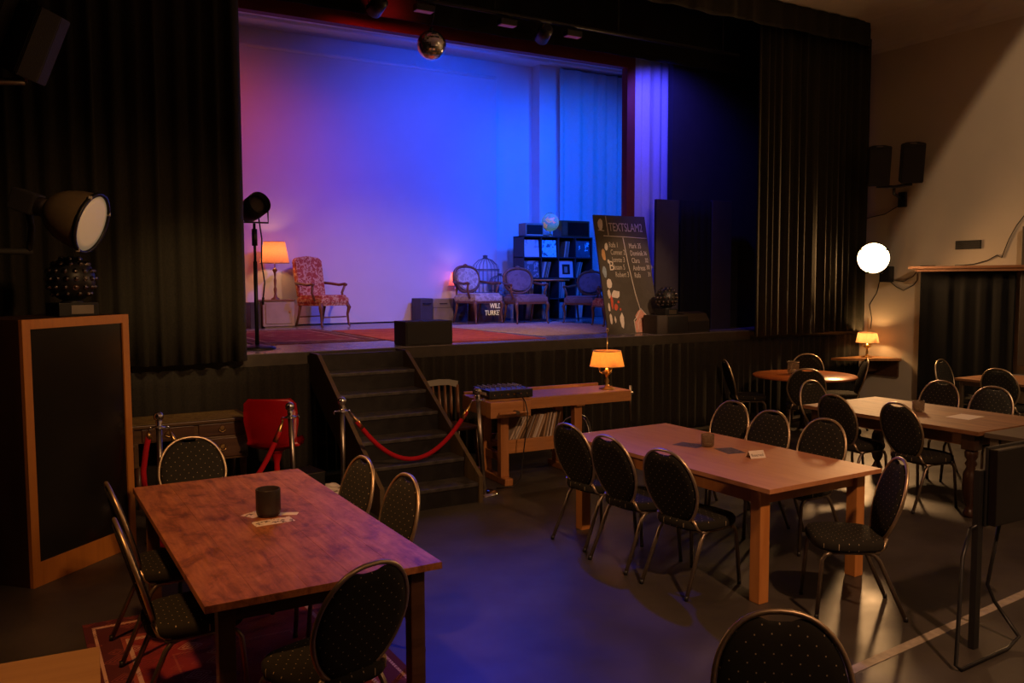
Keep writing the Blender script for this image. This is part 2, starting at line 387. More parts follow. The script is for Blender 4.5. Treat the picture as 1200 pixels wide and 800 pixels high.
# stage
struct(MB().bx(XL, WX, SY, 14.6, H-.10, H).build('stage_floor', M['deck']))
struct(MB().bx(XL, WX, SY-.035, SY-.001, H-.14, H-.005, .004).build('trim_2', M['fascia']))
struct(MB().bx(XL, WX+.1, 14.02, 14.14, H, 6.3).build('wall_back', M['white']))
struct(MB().bx(WX, WX+.12, 9.5, 14.14, 0, 6.3).build('wall_side', M['white']))
b = MB().bx(XL, WX, 9.62, 14.02, 6.08, 6.2)
b.bx(XL, WX, 13.55, 14.02, 6.03, 6.08, .01)
struct(b.build('ceiling_stage', M['white']))
struct(MB().bx(8.72, 9.22, 13.74, 14.02, H, 6.03).build('pillar', M['white']))
# inner red proscenium frame (beam and post)
b = MB().bx(XL, 7.68, 9.6, 9.72, 4.96, 6.05); b.bx(7.54, 7.68, 9.6, 9.72, H, 4.96)
b.bx(XL, 2.0, 9.6, 9.72, H, 4.96)
struct(b.build('trim_3', M['redframe']))
struct(MB().bx(8.28, WX, 9.5, 9.6, H, CZ).build('wall_partition', M['blackwall']))
# tape line on the floor
b = MB(); p0 = Vector((3.28, 2.79, 0)); p1 = Vector((7.4, 3.10, 0)); dd = (p1-p0).normalized(); nn = Vector((-dd.y, dd.x, 0))*.03
b.prism([(p0-nn)[:2], (p1-nn)[:2], (p1+nn)[:2], (p0+nn)[:2]], .0025)
tag(b.build('floor_tape', M['whitetape']), 'worn white tape line running across the dark floor', 'tape')

# ------------------------------------------------------------------ curtains
def pleats(p0, p1, z0, z1, amp, wave, seed, hem=0.0, thick=.012, top_gather=.7, rows=7, step=.022):
    r = random.Random(seed)
    p0 = Vector((*p0, 0)); p1 = Vector((*p1, 0)); L = (p1-p0).length; d = (p1-p0)/L; nrm = Vector((d.y, -d.x, 0))
    n = max(8, int(L/step)); ph = 0; offs = []
    freq = 1.0; am = 1.0
    for i in range(n+1):
        if i % 9 == 0: freq = r.uniform(.62, 1.5); am2 = r.uniform(.45, 1.2)
        am += (am2-am)*.15
        ph += 2*PI*(L/n)/wave*freq
        s = math.sin(ph); offs.append(am*(math.copysign(abs(s)**.75, s) + .25*math.sin(2.3*ph+1)))
    t = bmesh.new(); F = []; B = []
    for j in range(rows+1):
        z = z0 + (z1-z0)*j/rows; k = 1 - (1-top_gather)*j/rows
        F.append([t.verts.new(p0 + d*(L*i/n) + nrm*(amp*offs[i]*k+thick/2) + Vector((0, 0, z + (hem*math.sin(i*.13+seed) if j == 0 else 0)))) for i in range(n+1)])
        B.append([t.verts.new(v.co - nrm*thick) for v in F[-1]])
    for j in range(rows):
        for i in range(n):
            for S, fl in ((F, 0), (B, 1)):
                q = (S[j][i], S[j][i+1], S[j+1][i+1], S[j+1][i])
                f = t.faces.new(q if not fl else q[::-1]); f.smooth = True
    for i in range(n):
        t.faces.new((F[0][i], B[0][i], B[0][i+1], F[0][i+1])); t.faces.new((F[-1][i], F[-1][i+1], B[-1][i+1], B[-1][i]))
    for j in range(rows):
        t.faces.new((F[j][0], F[j+1][0], B[j+1][0], B[j][0])); t.faces.new((F[j][-1], B[j][-1], B[j+1][-1], F[j+1][-1]))
    m = MB(); m._merge(t); return m

tag(pleats((XL+.02, 8.58), (2.03, 8.58), 1.24, 5.62, .052, .21, 3, .006).build('main_curtain', M['velvet']), 'black velvet stage curtain gathered at the left of the stage opening', 'curtain', 'main stage curtains')
tag(pleats((8.97, 8.56), (11.36, 8.56), 1.23, 5.62, .05, .17, 11, .006).build('main_curtain', M['velvet']), 'black velvet stage curtain gathered beside the cream right wall', 'curtain', 'main stage curtains')
tag(pleats((XL+.02, 8.715), (WX-.06, 8.715), .015, H-.12, .026, .15, 5, .002).build('stage_skirt', M['skirt']), 'long black pleated skirt hanging along the stage front', 'curtain')
# valance across the top, with a return to the wall
v = pleats((XL+.02, 8.36), (11.02, 8.36), 5.43, 5.77, .018, .42, 8, .010)
v2 = pleats((11.02, 8.36), (11.20, 8.47), 5.43, 5.77, .012, .25, 9, .005)
me = D.meshes.new('t'); v2.bm.to_mesh(me); v.bm.from_mesh(me); v2.bm.free()
tag(v.build('valance', M['velvet']), 'black velvet valance running under the ceiling above the stage', 'curtain')
tag(pleats((XL+.02, 9.1), (WX-.02, 9.1), 4.95, CZ-.02, .012, .6, 4).build('border_curtain', M['blackcurtain']), 'flat black border cloth above the stage behind the lighting bar', 'curtain')
tag(pleats((7.72, 9.85), (8.80, 9.85), H+.01, 5.4, .035, .18, 21, 0).build('side_curtain', M['whitecurtain']), 'white side curtain glowing blue and violet behind the tall blackboard', 'curtain')
tag(pleats((9.10, 13.66), (11.4, 13.66), H+.01, 5.98, .05, .36, 22, 0).build('back_curtain', M['whitecurtain']), 'white curtain lit blue at the rear of the stage above the record shelf', 'curtain')
# projection screen
o = tag(MB().bx(.9, 7.82, 13.80, 13.83, H+.02, 5.66, .004).build('projection_screen', M['screen']), 'huge white backdrop screen lit pink and blue at the rear of the stage', 'screen')
MB().cyl((.9, 13.815, 5.69), (7.82, 13.815, 5.69), .03).build('roller', M['white'], o)

# folding partition on the right of the stage
t = empty('partition_screen', (8.3, 9.1, H), 0, 'tall dark folding partition with a black cloth panel beside the stage curtain', 'partition')
Mx = Matrix.Rotation(0, 4, 'Z')
MB().bx(-.42, .0, .26, .31, 0, 1.86, .006).build('panel', M['panelviolet'], t)
cp = pleats((.0, .24), (.55, .20), .02, 1.86, .012, .11, 31); cp.build('cloth_panel', M['blackcurtain'], t)
MB().bx(.56, .95, .18, .23, 0, 1.88, .006).build('panel', M['panelviolet'], t)

# ------------------------------------------------------------------ banquet chair
def oval(t, w, top, bot):
    """outline of the back: t 0..1 round the oval; returns x, z"""
    a = 2*PI*t; x = w*math.copysign(abs(math.sin(a))**.86, math.sin(a))
    c = math.cos(a); z = (top+bot)/2 + (top-bot)/2*math.copysign(abs(c)**.95, c)
    x *= 1 - .16*(max(0, -c))
    return x, z
TILT = .27
def yb(z): return -.165 - (z-.45)*TILT - .05*(1-math.cos((z-.45)*2))*0.3
def make_chair(label):
    r = empty('banquet_chair', (0, 0, 0), 0, label, 'chair')
    # seat: rounded slab
    loops = []
    for (z, k) in ((.415, .90), (.42, .97), (.435, 1.0), (.462, 1.0), (.478, .955), (.486, .85), (.488, .55), (.488, .1)):
        L = []
        for i in range(36):
            a = 2*PI*i/36; c, s = math.cos(a), math.sin(a)
            x = .228*math.copysign(abs(c)**.55, c); y = .222*math.copysign(abs(s)**.55, s)
            if y < 0: x *= 1-.12*(-y/.21)
            L.append((x*k, y*k+.02, z))
        loops.append(L)
    MB().shells(loops).build('seat', M['seat'], r)
    # back pad, with the hand slot left open under the rim
    loops = []
    nn = 48
    for (k, dy) in ((.20, -.016), (.75, -.017), (.95, -.013), (1., 0), (.95, .016), (.75, .026), (.20, .028)):
        L = []
        for i in range(nn):
            x, z = oval(i/nn, .213, .934, .444); zc = .68
            dip = .024*math.exp(-(x/.058)**4) if z > zc else 0
            z2 = zc+(z-zc-dip)*k; L.append((x*k, yb(z2)+dy, z2))
        loops.append(L)
    MB().shells(loops).build('backrest', M['pad'], r)
    b = MB(); pts = []
    for i in range(nn):
        x, z = oval(i/nn, .224, .942, .436); pts.append((x, yb(z)+.004, z))
    b.tube(pts, .0105, 8, True)
    for s in (-1, 1): b.tube([(s*.15, yb(.49), .49), (s*.168, -.155, .435), (s*.178, -.10, .405)], .011, 8)
    b.build('back_frame', M['bronze'], r)
    b = MB()
    for s in (-1, 1):
        b.tube([(s*.178, -.13, .405), (s*.185, 0, .405), (s*.19, .17, .405)], .0105, 8)
    b.tube([(-.19, .17, .405), (.19, .17, .405)], .0095, 8); b.tube([(-.178, -.12, .405), (.178, -.12, .405)], .0095, 8)
    b.build('seat_frame', M['gunmetal'], r)
    for s in (-1, 1):
        l = MB().tube([(s*.19, .15, .405), (s*.192, .185, .392), (s*.195, .205, .36), (s*.205, .232, .012)], .0132, 8).build('leg', M['gunmetal'], r)
        MB().cyl((s*.2052, .2325, 0), (s*.205, .232, .03), .014, .013, 10).build('foot_cap', M['black'], l)
        l = MB().tube([(s*.176, -.06, .405), (s*.178, -.10, .395), (s*.180, -.13, .36), (s*.195, -.285, .012)], .0132, 8).build('leg', M['gunmetal'], r)
        MB().cyl((s*.1953, -.287, 0), (s*.195, -.285, .03), .014, .013, 10).build('foot_cap', M['black'], l)
    return r
BACK = -yb(.93)          # distance from root to the top of the back
chair0 = [None]
def chair(bx, by, dx, dy, label, group, z=0.0):
    d = Vector((dx, dy)).normalized()
    if chair0[0] is None: chair0[0] = r = make_chair(label)
    else: r = copy_tree(chair0[0])
    return place(r, (bx+d.x*BACK, by+d.y*BACK, z), face(d.x, d.y), label, group)
G1 = 'chairs around the worn brown table'; G2 = 'chairs around the pale pine table'; G3 = 'chairs around the round table'; G4 = 'chairs around the long plank table'; G5 = 'chairs at the table by the door curtain'
chair(1.06, 6.27, .05, -1, 'black banquet chair at the far head of the worn table, before the antique desk', G1)
chair(1.86, 4.95, -1, -.05, 'farther of two banquet chairs on the stair side of the worn brown table', G1, .007)
chair(1.90, 4.37, -1, -.02, 'nearer of two banquet chairs on the stair side of the worn brown table', G1, .007)
chair(.42, 5.02, 1, .03, 'farther of two banquet chairs seen edge-on beside the honey framed cabinet', G1, .007)
chair(.38, 4.22, 1, .0, 'nearer of two banquet chairs seen edge-on at the left of the worn table', G1, .007)
chair(1.17, 3.06, -.28, .96, 'banquet chair with its back to us at the near head of the worn table', G1, .007)
chair(3.62, 5.32, 1, .08, 'leftmost of three chairs with backs turned along the pine table, nearest the workbench', G2)
chair(3.58, 4.77, 1, .06, 'middle of three chairs with backs turned along the pine table', G2)
chair(3.60, 4.19, 1, .12, 'chair with its back turned beside the near leg of the pine table', G2)
chair(5.57, 5.52, -1, .0, 'leftmost of three facing chairs behind the pine table, directly behind the candle glass', G2)
chair(5.44, 4.95, -1, .0, 'middle of three facing chairs on the far side of the pine table', G2)
chair(5.48, 4.44, -1, .0, 'rightmost of three facing chairs behind the pine table, beyond the reserved card', G2)
chair(4.66, 3.22, -.80, .60, 'chair standing sideways at the right end of the pine table', G2)
chair(2.17, 1.93, -.60, -.80, 'foreground chair at the bottom edge showing only its rounded dotted back', 'single chairs')
chair(8.27, 8.40, .85, -.50, 'chair seen from its side at the left of the round orange table', G3)
chair(9.93, 8.42, -.75, -.66, 'chair behind the round orange table, against the stage skirt', G3)
chair(8.30, 7.04, .62, .60, 'chair with its back to us in front of the round orange table', G3)
chair(9.98, 7.46, -.74, .67, 'dark chair at the right of the round table, below the corner shelf', G3)
chair(7.38, 6.22, .05, -1, 'chair at the far head of the long plank table', G4)
chair(6.66, 5.34, 1, -.05, 'left one of two chairs with backs turned along the long plank table', G4)
chair(6.70, 4.70, 1, -.12, 'right one of two chairs with backs turned along the plank table, below its candle glass', G4)
chair(8.54, 5.45, -1, 0, 'left one of two facing chairs behind the long plank table, before the door curtain', G4)
chair(8.52, 4.88, -1, 0, 'right one of two facing chairs behind the long plank table, beyond the paper sheet', G4)
chair(10.74, 6.90, .12, -1, 'narrow looking grey chair at the end of the small table by the door curtain', G5)
chair(10.22, 5.83, 1, .05, 'chair with its back to us at the small table by the door curtain', G5)

# ------------------------------------------------------------------ tables
def plank_top(x0, x1, y0, y1, z, th, n, along='Y', gap=.0006, bev=.0015):
    b = MB()
    for i in range(n):
        if along == 'Y': b.bx(x0+(x1-x0)*i/n+(gap if i else 0), x0+(x1-x0)*(i+1)/n, y0, y1, z-th, z, bev)
        else: b.bx(x0, x1, y0+(y1-y0)*i/n+(gap if i else 0), y0+(y1-y0)*(i+1)/n, z-th, z, bev)
    return b
def table(name, x0, x1, y0, y1, z, label, top, legm, th=.035, leg=.07, apron=.09, inset=.05, planks=5, rz=0., group='dining tables', overy=None):
    cx, cy = (x0+x1)/2, (y0+y1)/2; w, d = (x1-x0)/2, (y1-y0)/2
    r = empty(name, (cx, cy, 0), rz, label, 'table', group)
    plank_top(-w, w, -d, d, z, th, planks).build('tabletop', top, r)
    iy = inset if overy is None else overy
    lx, ly = w-inset-leg/2, d-iy-leg/2
    for sx in (-1, 1):
        for sy in (-1, 1):
            MB().bx(sx*lx-leg/2, sx*lx+leg/2, sy*ly-leg/2, sy*ly+leg/2, 0, z-th, .005).build('leg', legm, r)
    b = MB()
    for sx in (-1, 1): b.bx(sx*lx-.013, sx*lx+.013, -ly+leg/2, ly-leg/2, z-th-apron, z-th)
    for sy in (-1, 1): b.bx(-lx+leg/2, lx-leg/2, sy*ly-.013, sy*ly+.013, z-th-apron, z-th)
    b.build('apron', legm, r)
    return r
tw = table('dining_table', .62, 1.66, 3.45, 5.70, .753, 'long worn brown plank table in the left foreground on a red rug', M['wornwood'], M['darkoak'], .032, .07, .08, .06, 5); tw.location.z = .007
table('dining_table', 3.93, 5.02, 3.62, 5.78, .76, 'varnished pale pine table with square legs in the middle of the floor', M['pine'], M['pineleg'], .03, .085, .10, .035, 1, math.radians(1.0), overy=.10)
table('dining_table', 6.96, 8.06, 2.7, 4.06, .755, 'dark grey brown table butted against the long plank table at the right edge', M['greytop'], M['greytop'], .04, .075, .12, .03, 3)
table('dining_table', 10.40, 11.34, 5.0, 6.48, .76, 'small brown table before the black door curtain', M['oldpine'], M['gunmetal'], .03, .045, .06, .04, 4)
# long plank table with carved round legs
r = empty('dining_table', (7.48, 5.0, 0), 0, 'long old plank table with dark turned legs at the right', 'table', 'dining tables')
plank_top(-.57, .57, -.92, .90, .76, .035, 5).build('tabletop', M['oldpine'], r)
tl = [(.05, 0), (.055, .03), (.04, .06), (.028, .09), (.05, .13), (.062, .20), (.066, .30), (.058, .38), (.035, .43), (.05, .46), (.035, .49), (.052, .52), (.055, .56), (.04, .585)]
for sx in (-.46, .46):
    for sy in (-.80, .78):
        MB().lathe(tl, (sx, sy, 0), 20).box((sx, sy, .652), (.12, .12, .14), .006).build('leg', M['darkturned'], r)
b = MB()
for sx in (-.46, .46): b.bx(sx-.014, sx+.014, -.74, .72, .61, .725)
for sy in (-.80, .78): b.bx(-.40, .40, sy-.014, sy+.014, .61, .725)
b.build('apron', M['oldpine'], r)
# round table
r = empty('round_table', (9.05, 7.72, 0), 0, 'round orange cherry table in front of the stage skirt', 'table', 'dining tables')
MB().lathe([(.60, .728), (.655, .735), (.665, .748), (.655, .76), (.0001, .76)], (0, 0, 0), 48).build('tabletop', M['cherry'], r)
MB().lathe([(.06, .05), (.05, .12), (.035, .3), (.05, .5), (.04, .62), (.09, .70), (.12, .728)], (0, 0, 0), 20).build('pedestal', M['darkturned'], r)
for k in range(4):
    a = PI/4+k*PI/2; MB().tube([(.04*math.cos(a), .04*math.sin(a), .16), (.22*math.cos(a), .22*math.sin(a), .12), (.38*math.cos(a), .38*math.sin(a), .022)], .024, 8).build('foot', M['darkturned'], r)

# things on the tables
def votive(loc, rad, h, mat, label, ribs=0.0, low=.10):
    r = empty('candle_glass', loc, 0, label, 'candle holder', 'candle glasses on the tables')
    th = .004
    MB().lathe([(rad*.80, .0), (rad*.93, h*.06), (rad, h*.18), (rad, h*.97), (rad-th*.5, h), (rad-th, h*.97), (rad-th, h*.2), (rad*.78, .012), (.0001, .010)], (0, 0, 0), 64 if ribs else 32, rib=ribs).build('glass', mat, r)
    MB().lathe([(rad*.5, .0125), (rad*.5, .0125+h*low), (.003, .0125+h*low), (.002, .02+h*low), (.0001, .021+h*low)], (0, 0, 0), 20).build('candle', M['wax'], r)
    return r
FL = .0010
votive((1.18, 4.63, .76+2*FL), .066, .150, M['smoke'], 'large smoky ribbed candle glass on the worn brown table', .03, .16)
votive((4.565, 4.80, .76+2*FL), .050, .095, M['brownglass'], 'brown candle glass on the pale pine table')
votive((7.49, 5.02, .76), .055, .105, M['brownglass'], 'square looking brown candle glass on the long plank table')
r = votive((9.04, 7.90, .76), .075, .17, M['clearglass'], 'clear glass jar on the round orange table', 0, .25)
MB().tube([(.076*math.cos(a*PI/12), .076*math.sin(a*PI/12), .155) for a in range(24)], .004, 6, True).build('rim', M['gunmetal'], r)
def sheet(name, x, y, z, w, d, ang, mat, label, cat, group=None):
    o = MB().box((0, 0, FL/2), (w, d, FL)).build(name, mat); o.location = (x, y, z); o.rotation_euler = (0, 0, ang)
    return tag(o, label, cat, group)
GF = 'flyers on the tables'
sheet('flyer', 1.135, 4.70, .76, .15, .10, .5, M['flyer'], 'pale flyer under the smoky glass, poking out at its left', 'flyer', GF)
sheet('flyer', 1.17, 4.50, .76, .21, .10, .05, M['flyer'], 'printed pale card in front of the smoky candle glass', 'flyer', GF)
sheet('flyer', 1.285, 4.61, .76, .10, .055, -.5, M['paper'], 'small white slip peeking out right of the smoky glass', 'flyer', GF)
sheet('flyer', 4.49, 4.92, .76, .15, .21, .3, M['flyerdark'], 'dark flyer left of the brown glass on the pine table', 'flyer', GF)
sheet('flyer', 4.60, 4.60, .76, .15, .21, -.25, M['flyerdark'], 'dark flyer right of the brown glass on the pine table', 'flyer', GF)
sheet('paper_sheet', 7.565, 4.60, .76, .30, .21, .1, M['paper'], 'blank white paper sheet lying on the long plank table', 'paper')
def text(body, size, loc, rot, mat, parent, name='lettering', ext=.0006, align='LEFT', xs=1.0):
    cu = D.curves.new(name, 'FONT'); cu.body = body; cu.size = size; cu.extrude = ext; cu.align_x = align; cu.space_character = 1.0
    cu.resolution_u = 3
    o = D.objects.new(name, cu); COL.objects.link(o); cu.materials.append(mat)
    o.location = loc; o.rotation_euler = rot; o.scale = (xs, 1, 1)
    bpy.context.view_layer.update()
    me = D.meshes.new_from_object(o.evaluated_get(bpy.context.evaluated_depsgraph_get()))
    D.objects.remove(o); D.curves.remove(cu)
    o = D.objects.new(name, me); COL.objects.link(o)
    if not me.materials: me.materials.append(mat)
    o.location = loc; o.rotation_euler = rot; o.scale = (xs, 1, 1)
    if parent: o.parent = parent
    return o
# reserved tent card
ax, ay = 4.585, 4.33
r = empty('table_card', (ax, ay, .76), math.radians(-12), 'small folded reserved sign on the pale pine table', 'sign')
MB().prism([(-.035, 0), (-.033, 0), (0, .048), (.033, 0), (.035, 0), (.0, .0505)], .125, Matrix(((0, 0, 1, -.0625), (1, 0, 0, 0), (0, 1, 0, 0), (0, 0, 0, 1)))).build('card', M['paper'], r)
text('Reserved', .031, (0, -.0262, .0125), (math.atan2(.0505, .035), 0, 0), M['black'], r, 'lettering', .0004, 'CENTER', .86)

# ------------------------------------------------------------------ rugs
def rug(x0, x1, y0, y1, z, ang, mat, label, fringe=True):
    r = empty('rug', ((x0+x1)/2, (y0+y1)/2, z), ang, label, 'rug', 'oriental rugs'); w, d = (x1-x0)/2, (y1-y0)/2
    MB().bx(-w, w, -d, d, 0, .007, .002).build('pile', mat, r)
    if fringe:
        b = MB()
        for s in (-1, 1):
            for i in range(int(d*2/.02)): b.bx(s*w, s*(w+.04) if s > 0 else s*w, -d+i*.02+.004, -d+i*.02+.016, .001, .003) if s > 0 else b.bx(-w-.04, -w, -d+i*.02+.004, -d+i*.02+.016, .001, .003)
        o = b.build('fringe', M['paper'], r); o['kind'] = 'stuff'
    return r
rug(.30, 1.74, 3.0, 5.54, 0, .0, M['rug_red'], 'dark red oriental rug under the worn brown table', False)
rug(2.42, 4.0, 9.85, 12.7, H, .0, M['rug_plum'], 'plum red oriental rug at the left of the stage', False)
rug(4.04, 5.86, 9.05, 12.1, H, -.02, M['rug_orange'], 'faded orange red rug in the middle of the stage', False)
rug(6.04, 8.3, 9.52, 12.4, H, .05, M['rug_beige'], 'beige woven rug under the old armchairs on the stage', True)

# ------------------------------------------------------------------ stairs
r = empty('stage_stairs', (2.68, 6.78, 0), 0, 'black wooden stairs with brown stringers leading up to the stage', 'stairs')
NS = 7; run = 1.96/NS; rise = H/NS
for i in range(NS-1):
    y = i*run; z = (i+1)*rise
    t = MB().bx(.045, .965, y-.015+.03, y+run+.03, z-.035, z, .006).build('tread', M['treadtop'], r)
    MB().bx(.046, .964, y+.03, y+.05, z-rise+(0.0 if i == 0 else 0.0), z-.035).build('riser', M['tread'], t)
MB().bx(.046, .964, (NS-1)*run+.03, (NS-1)*run+.05, H-rise, H-.012).build('riser', M['tread'], r)
top = 1.96
for x in (.0, .965):
    poly = [(0, .0), (0, .245), (top-.30, H-.005), (top-.035, H-.005), (top-.035, H-.30), (top-.20, H-.42), (.30, 0)]
    MB().prism(poly, .04, Matrix(((0, 0, 1, x), (1, 0, 0, 0), (0, 1, 0, 0), (0, 0, 0, 1)))).build('stringer', M['stringer'], r)

# ------------------------------------------------------------------ barrier posts and ropes
def post(loc, tilt, label):
    r = empty('barrier_post', loc, 0, label, 'barrier post', 'chrome barrier posts'); r.rotation_euler = tilt
    MB().lathe([(.13, 0), (.13, .012), (.09, .03), (.03, .045), (.0001, .046)], (0, 0, 0), 32).build('base', M['chrome'], r)
    MB().cyl((0, 0, .04), (0, 0, .90), .0215, seg=20).build('pole', M['steel'], r)
    MB().lathe([(.022, .895), (.05, .905), (.052, .912), (.03, .918), (.02, .93), (.026, .95), (.018, .965)], (0, 0, 0), 24).build('collar', M['chrome'], r)
    MB().sphere((0, 0, .995), .038).build('ball', M['chrome'], r)
    for a in (0, PI): MB().tube([(.045*math.cos(a), 0, .907), (.065*math.cos(a), 0, .915), (.075*math.cos(a), 0, .90), (.07*math.cos(a), 0, .885)], .005, 6).build('hook', M['chrome'], r)
    return r
post((2.45, 7.05, 0), (0, 0, 0), 'chrome barrier post standing left of the stage stairs')
post((3.835, 7.03, 0), (0, math.radians(-4), 0), 'chrome barrier post between the stairs and the workbench')
post((.965, 7.02, 0), (0, 0, 0), 'chrome barrier post in front of the antique desk')
post((2.01, 6.98, 0), (0, math.radians(-2), 0), 'chrome barrier post in front of the red chair')
def rope(p0, p1, low, label, n=25):
    r = empty('barrier_rope', p0, 0, label, 'rope', 'red velvet barrier ropes')
    p0 = Vector(p0); p1 = Vector(p1); L = p1-p0
    sag = (p0.z+p1.z)/2-low
    pts = [Vector((L.x*t, L.y*t, L.z*t - sag*4*t*(1-t))) for t in [i/(n-1) for i in range(n)]]
    MB().tube(pts[1:-1], .021, 10).build('velvet', M['rope'], r)
    for a, b in ((0, 2), (-1, -3)): MB().tube([pts[a], pts[a]*.5+pts[b]*.5, pts[b]], .012, 8, rad=[.006, .02, .023]).build('end_cap', M['brass'], r)
    return r
rope((2.53, 7.05, .885), (3.70, 7.03, .885), .42, 'red velvet rope sagging across the stage stairs')
rope((1.04, 7.02, .885), (1.92, 6.98, .89), .30, 'red velvet rope sagging in front of the red chair')
r = empty('barrier_rope', (.893, 7.02, .885), 0, 'red velvet rope hanging straight down from the post by the desk', 'rope', 'red velvet barrier ropes')
MB().tube([(-.004, 0, -.04), (-.03, -.02, -.15), (-.055, -.04, -.30), (-.05, -.08, -.5), (-.02, -.14, -.7), (.02, -.2, -.84), (.12, -.25, -.862), (.3, -.27, -.862)], .021, 10).build('velvet', M['rope'], r)
MB().tube([(0, 0, 0), (-.002, 0, -.02), (-.006, -.003, -.06)], .012, 8, rad=[.006, .02, .023]).build('end_cap', M['brass'], r)

# ------------------------------------------------------------------ display cabinet with honey edging, left
ang = math.atan2(7.03-6.39, .76-.07)
r = empty('tall_cabinet', (.07, 6.39, 0), ang, 'tall cabinet with honey wood frame and dark glass front at the left', 'cabinet')
Wc, Hc = .97, 1.79
MB().bx(0, Wc, .03, .62, 0.0, Hc, .004).build('body', M['walnutside'], r)
b = MB(); e = .065
b.bx(0, e, 0, .03, 0, Hc, .002); b.bx(Wc-e, Wc, 0, .03, 0, Hc, .002); b.bx(e, Wc-e, 0, .03, Hc-e, Hc, .002); b.bx(e, Wc-e, 0, .03, 0, .16, .002)
b.build('frame', M['honey'], r)
MB().bx(e, Wc-e, .012, .03, .16, Hc-e).build('glass_front', M['darkglass'], r)
# spiky mirror-lens effect balls
def lensball(loc, R, label, rz=0.):
    r = empty('effect_light', loc, rz, label, 'disco light', 'lens studded disco lights')
    MB().bx(-R*.75, R*.75, -R*.62, R*.62, 0, R*.52, .006).build('base', M['blackmetal'], r)
    p = MB().bx(-R*.30, R*.55, -R*.635, -R*.62, R*.08, R*.42, .001).build('control_panel', M['steel'], r)
    zc = R*1.42
    MB().sphere((0, 0, zc), R*.88, 28, 18).lathe([(R*.45, R*.5), (R*.3, R*.62)], (0, 0, 0), 20).build('housing', M['blackmetal'], r)
    k = 0; me = None
    for j, (lat, n) in enumerate(((66, 6), (44, 11), (22, 14), (2, 16), (-20, 14), (-40, 10))):
        for i in range(n):
            lon = 2*PI*(i+.5*(j % 2))/n; la = math.radians(lat)
            d = Vector((math.cos(la)*math.cos(lon), math.cos(la)*math.sin(lon), math.sin(la)))
            if me is None:
                o = MB().cyl((0, 0, -.012), (0, 0, R*.055), R*.105, R*.10, 12).sphere((0, 0, R*.055), R*.09, 10, 6, (1, 1, .45)).build('lens', M['silverlens'], r); me = o.data
            else:
                o = D.objects.new('lens', me); COL.objects.link(o); o.parent = r
            o.location = d*R*.87+Vector((0, 0, zc)); o.rotation_euler = d.to_track_quat('Z', 'Y').to_euler()
    return r
lensball((.40, 6.98, Hc), .185, 'lens studded disco light on top of the tall honey framed cabinet', .35)
# bell floodlight on a bracket
ctr = Vector((.525, 6.66, 2.44)); ax = Vector((.816, -.474, -.322)).normalized()
Q = ax.to_track_quat('Z', 'Y').to_matrix().to_4x4()
r = empty('bell_floodlight', ctr, 0, 'old olive bell floodlight on a bracket above the tall cabinet', 'floodlight')
def latheM(prof, seg=36, cap=True): return MB().lathe(prof, (0, 0, 0), seg, Q, cap)
latheM([(.062, -.315), (.095, -.305), (.135, -.270), (.172, -.205), (.197, -.12), (.210, -.03), (.212, 0), (.203, 0), (.200, -.03), (.187, -.12), (.160, -.20), (.12, -.265), (.06, -.295), (.0001, -.296)]).build('reflector_bell', M['olive'], r)
latheM([(.200, -.012), (.222, -.012), (.222, .010), (.200, .010), (.200, -.012)], 36, False).build('rim', M['blackmetal'], r)
latheM([(.199, -.004), (.15, .006), (.08, .012), (.0001, .014)], 36).build('lens', M['reflector'], r)
latheM([(.060, -.315), (.066, -.320), (.066, -.385), (.06, -.39)], 24).build('neck', M['steel'], r)
b = MB(); b.box((0, 0, -.475), (.15, .15, .17), .012, Q); o = b.build('ballast_box', M['speaker'], r)
b = MB().tube([Q @ Vector((0, .05, -.50)), Vector((-.36, .28, -.02)), Vector((-.38, .30, -.19))], .022, 8)
b.tube([Vector((-.36, .30, -.19)), Vector((-1.60, .30, -.19))], .022, 8); b.build('bracket', M['speaker'], r)
for k in (.4, 2.2, 4.3): MB().box(Q @ Vector((.215*math.cos(k), .215*math.sin(k), .0)), (.028, .028, .028), .004).build('clip', M['steel'], r)
# pair of wall speakers, top left
r = empty('hanging_speaker', (.04, 6.0, 3.40), 0, 'pair of black loudspeakers tilted on a wall bracket in the top left corner', 'loudspeaker')
R2 = Matrix.Rotation(math.radians(24), 4, Vector((.51, .86, 0)))
def spk(cx, cz, w, h, d, yaw):
    Mx = Matrix.Translation((cx, 0, cz)) @ R2 @ Matrix.Rotation(yaw, 4, 'Z')
    poly = [(-w/2, -d/2), (w/2, -d/2), (w/2, .02), (w*.28, d/2), (-w*.28, d/2), (-w/2, .02)]
    o = MB().prism(poly, h, Mx @ Matrix.Translation((0, 0, -h/2)), .006).build('cabinet', M['speaker'], r)
    MB().bx(-w/2+.012, w/2-.012, -d/2-.008, -d/2, -h/2+.012, h/2-.012, .004, Mx).build('grille', M['grille'], o)
spk(-.10, .16, .26, .46, .26, math.radians(-25)); spk(.16, .07, .23, .42, .24, math.radians(-55))
MB().tube([(.10, .05, -.15), (-.1, .05, -.17), (-.3, .05, -.14), (-1.13, .05, -.14)], .022, 8).tube([(.10, .05, -.15), (.12, .02, -.06)], .016, 8).tube([(-.1, .05, -.17), (-.1, .02, -.0)], .016, 8).build('bracket', M['gunmetal'], r)

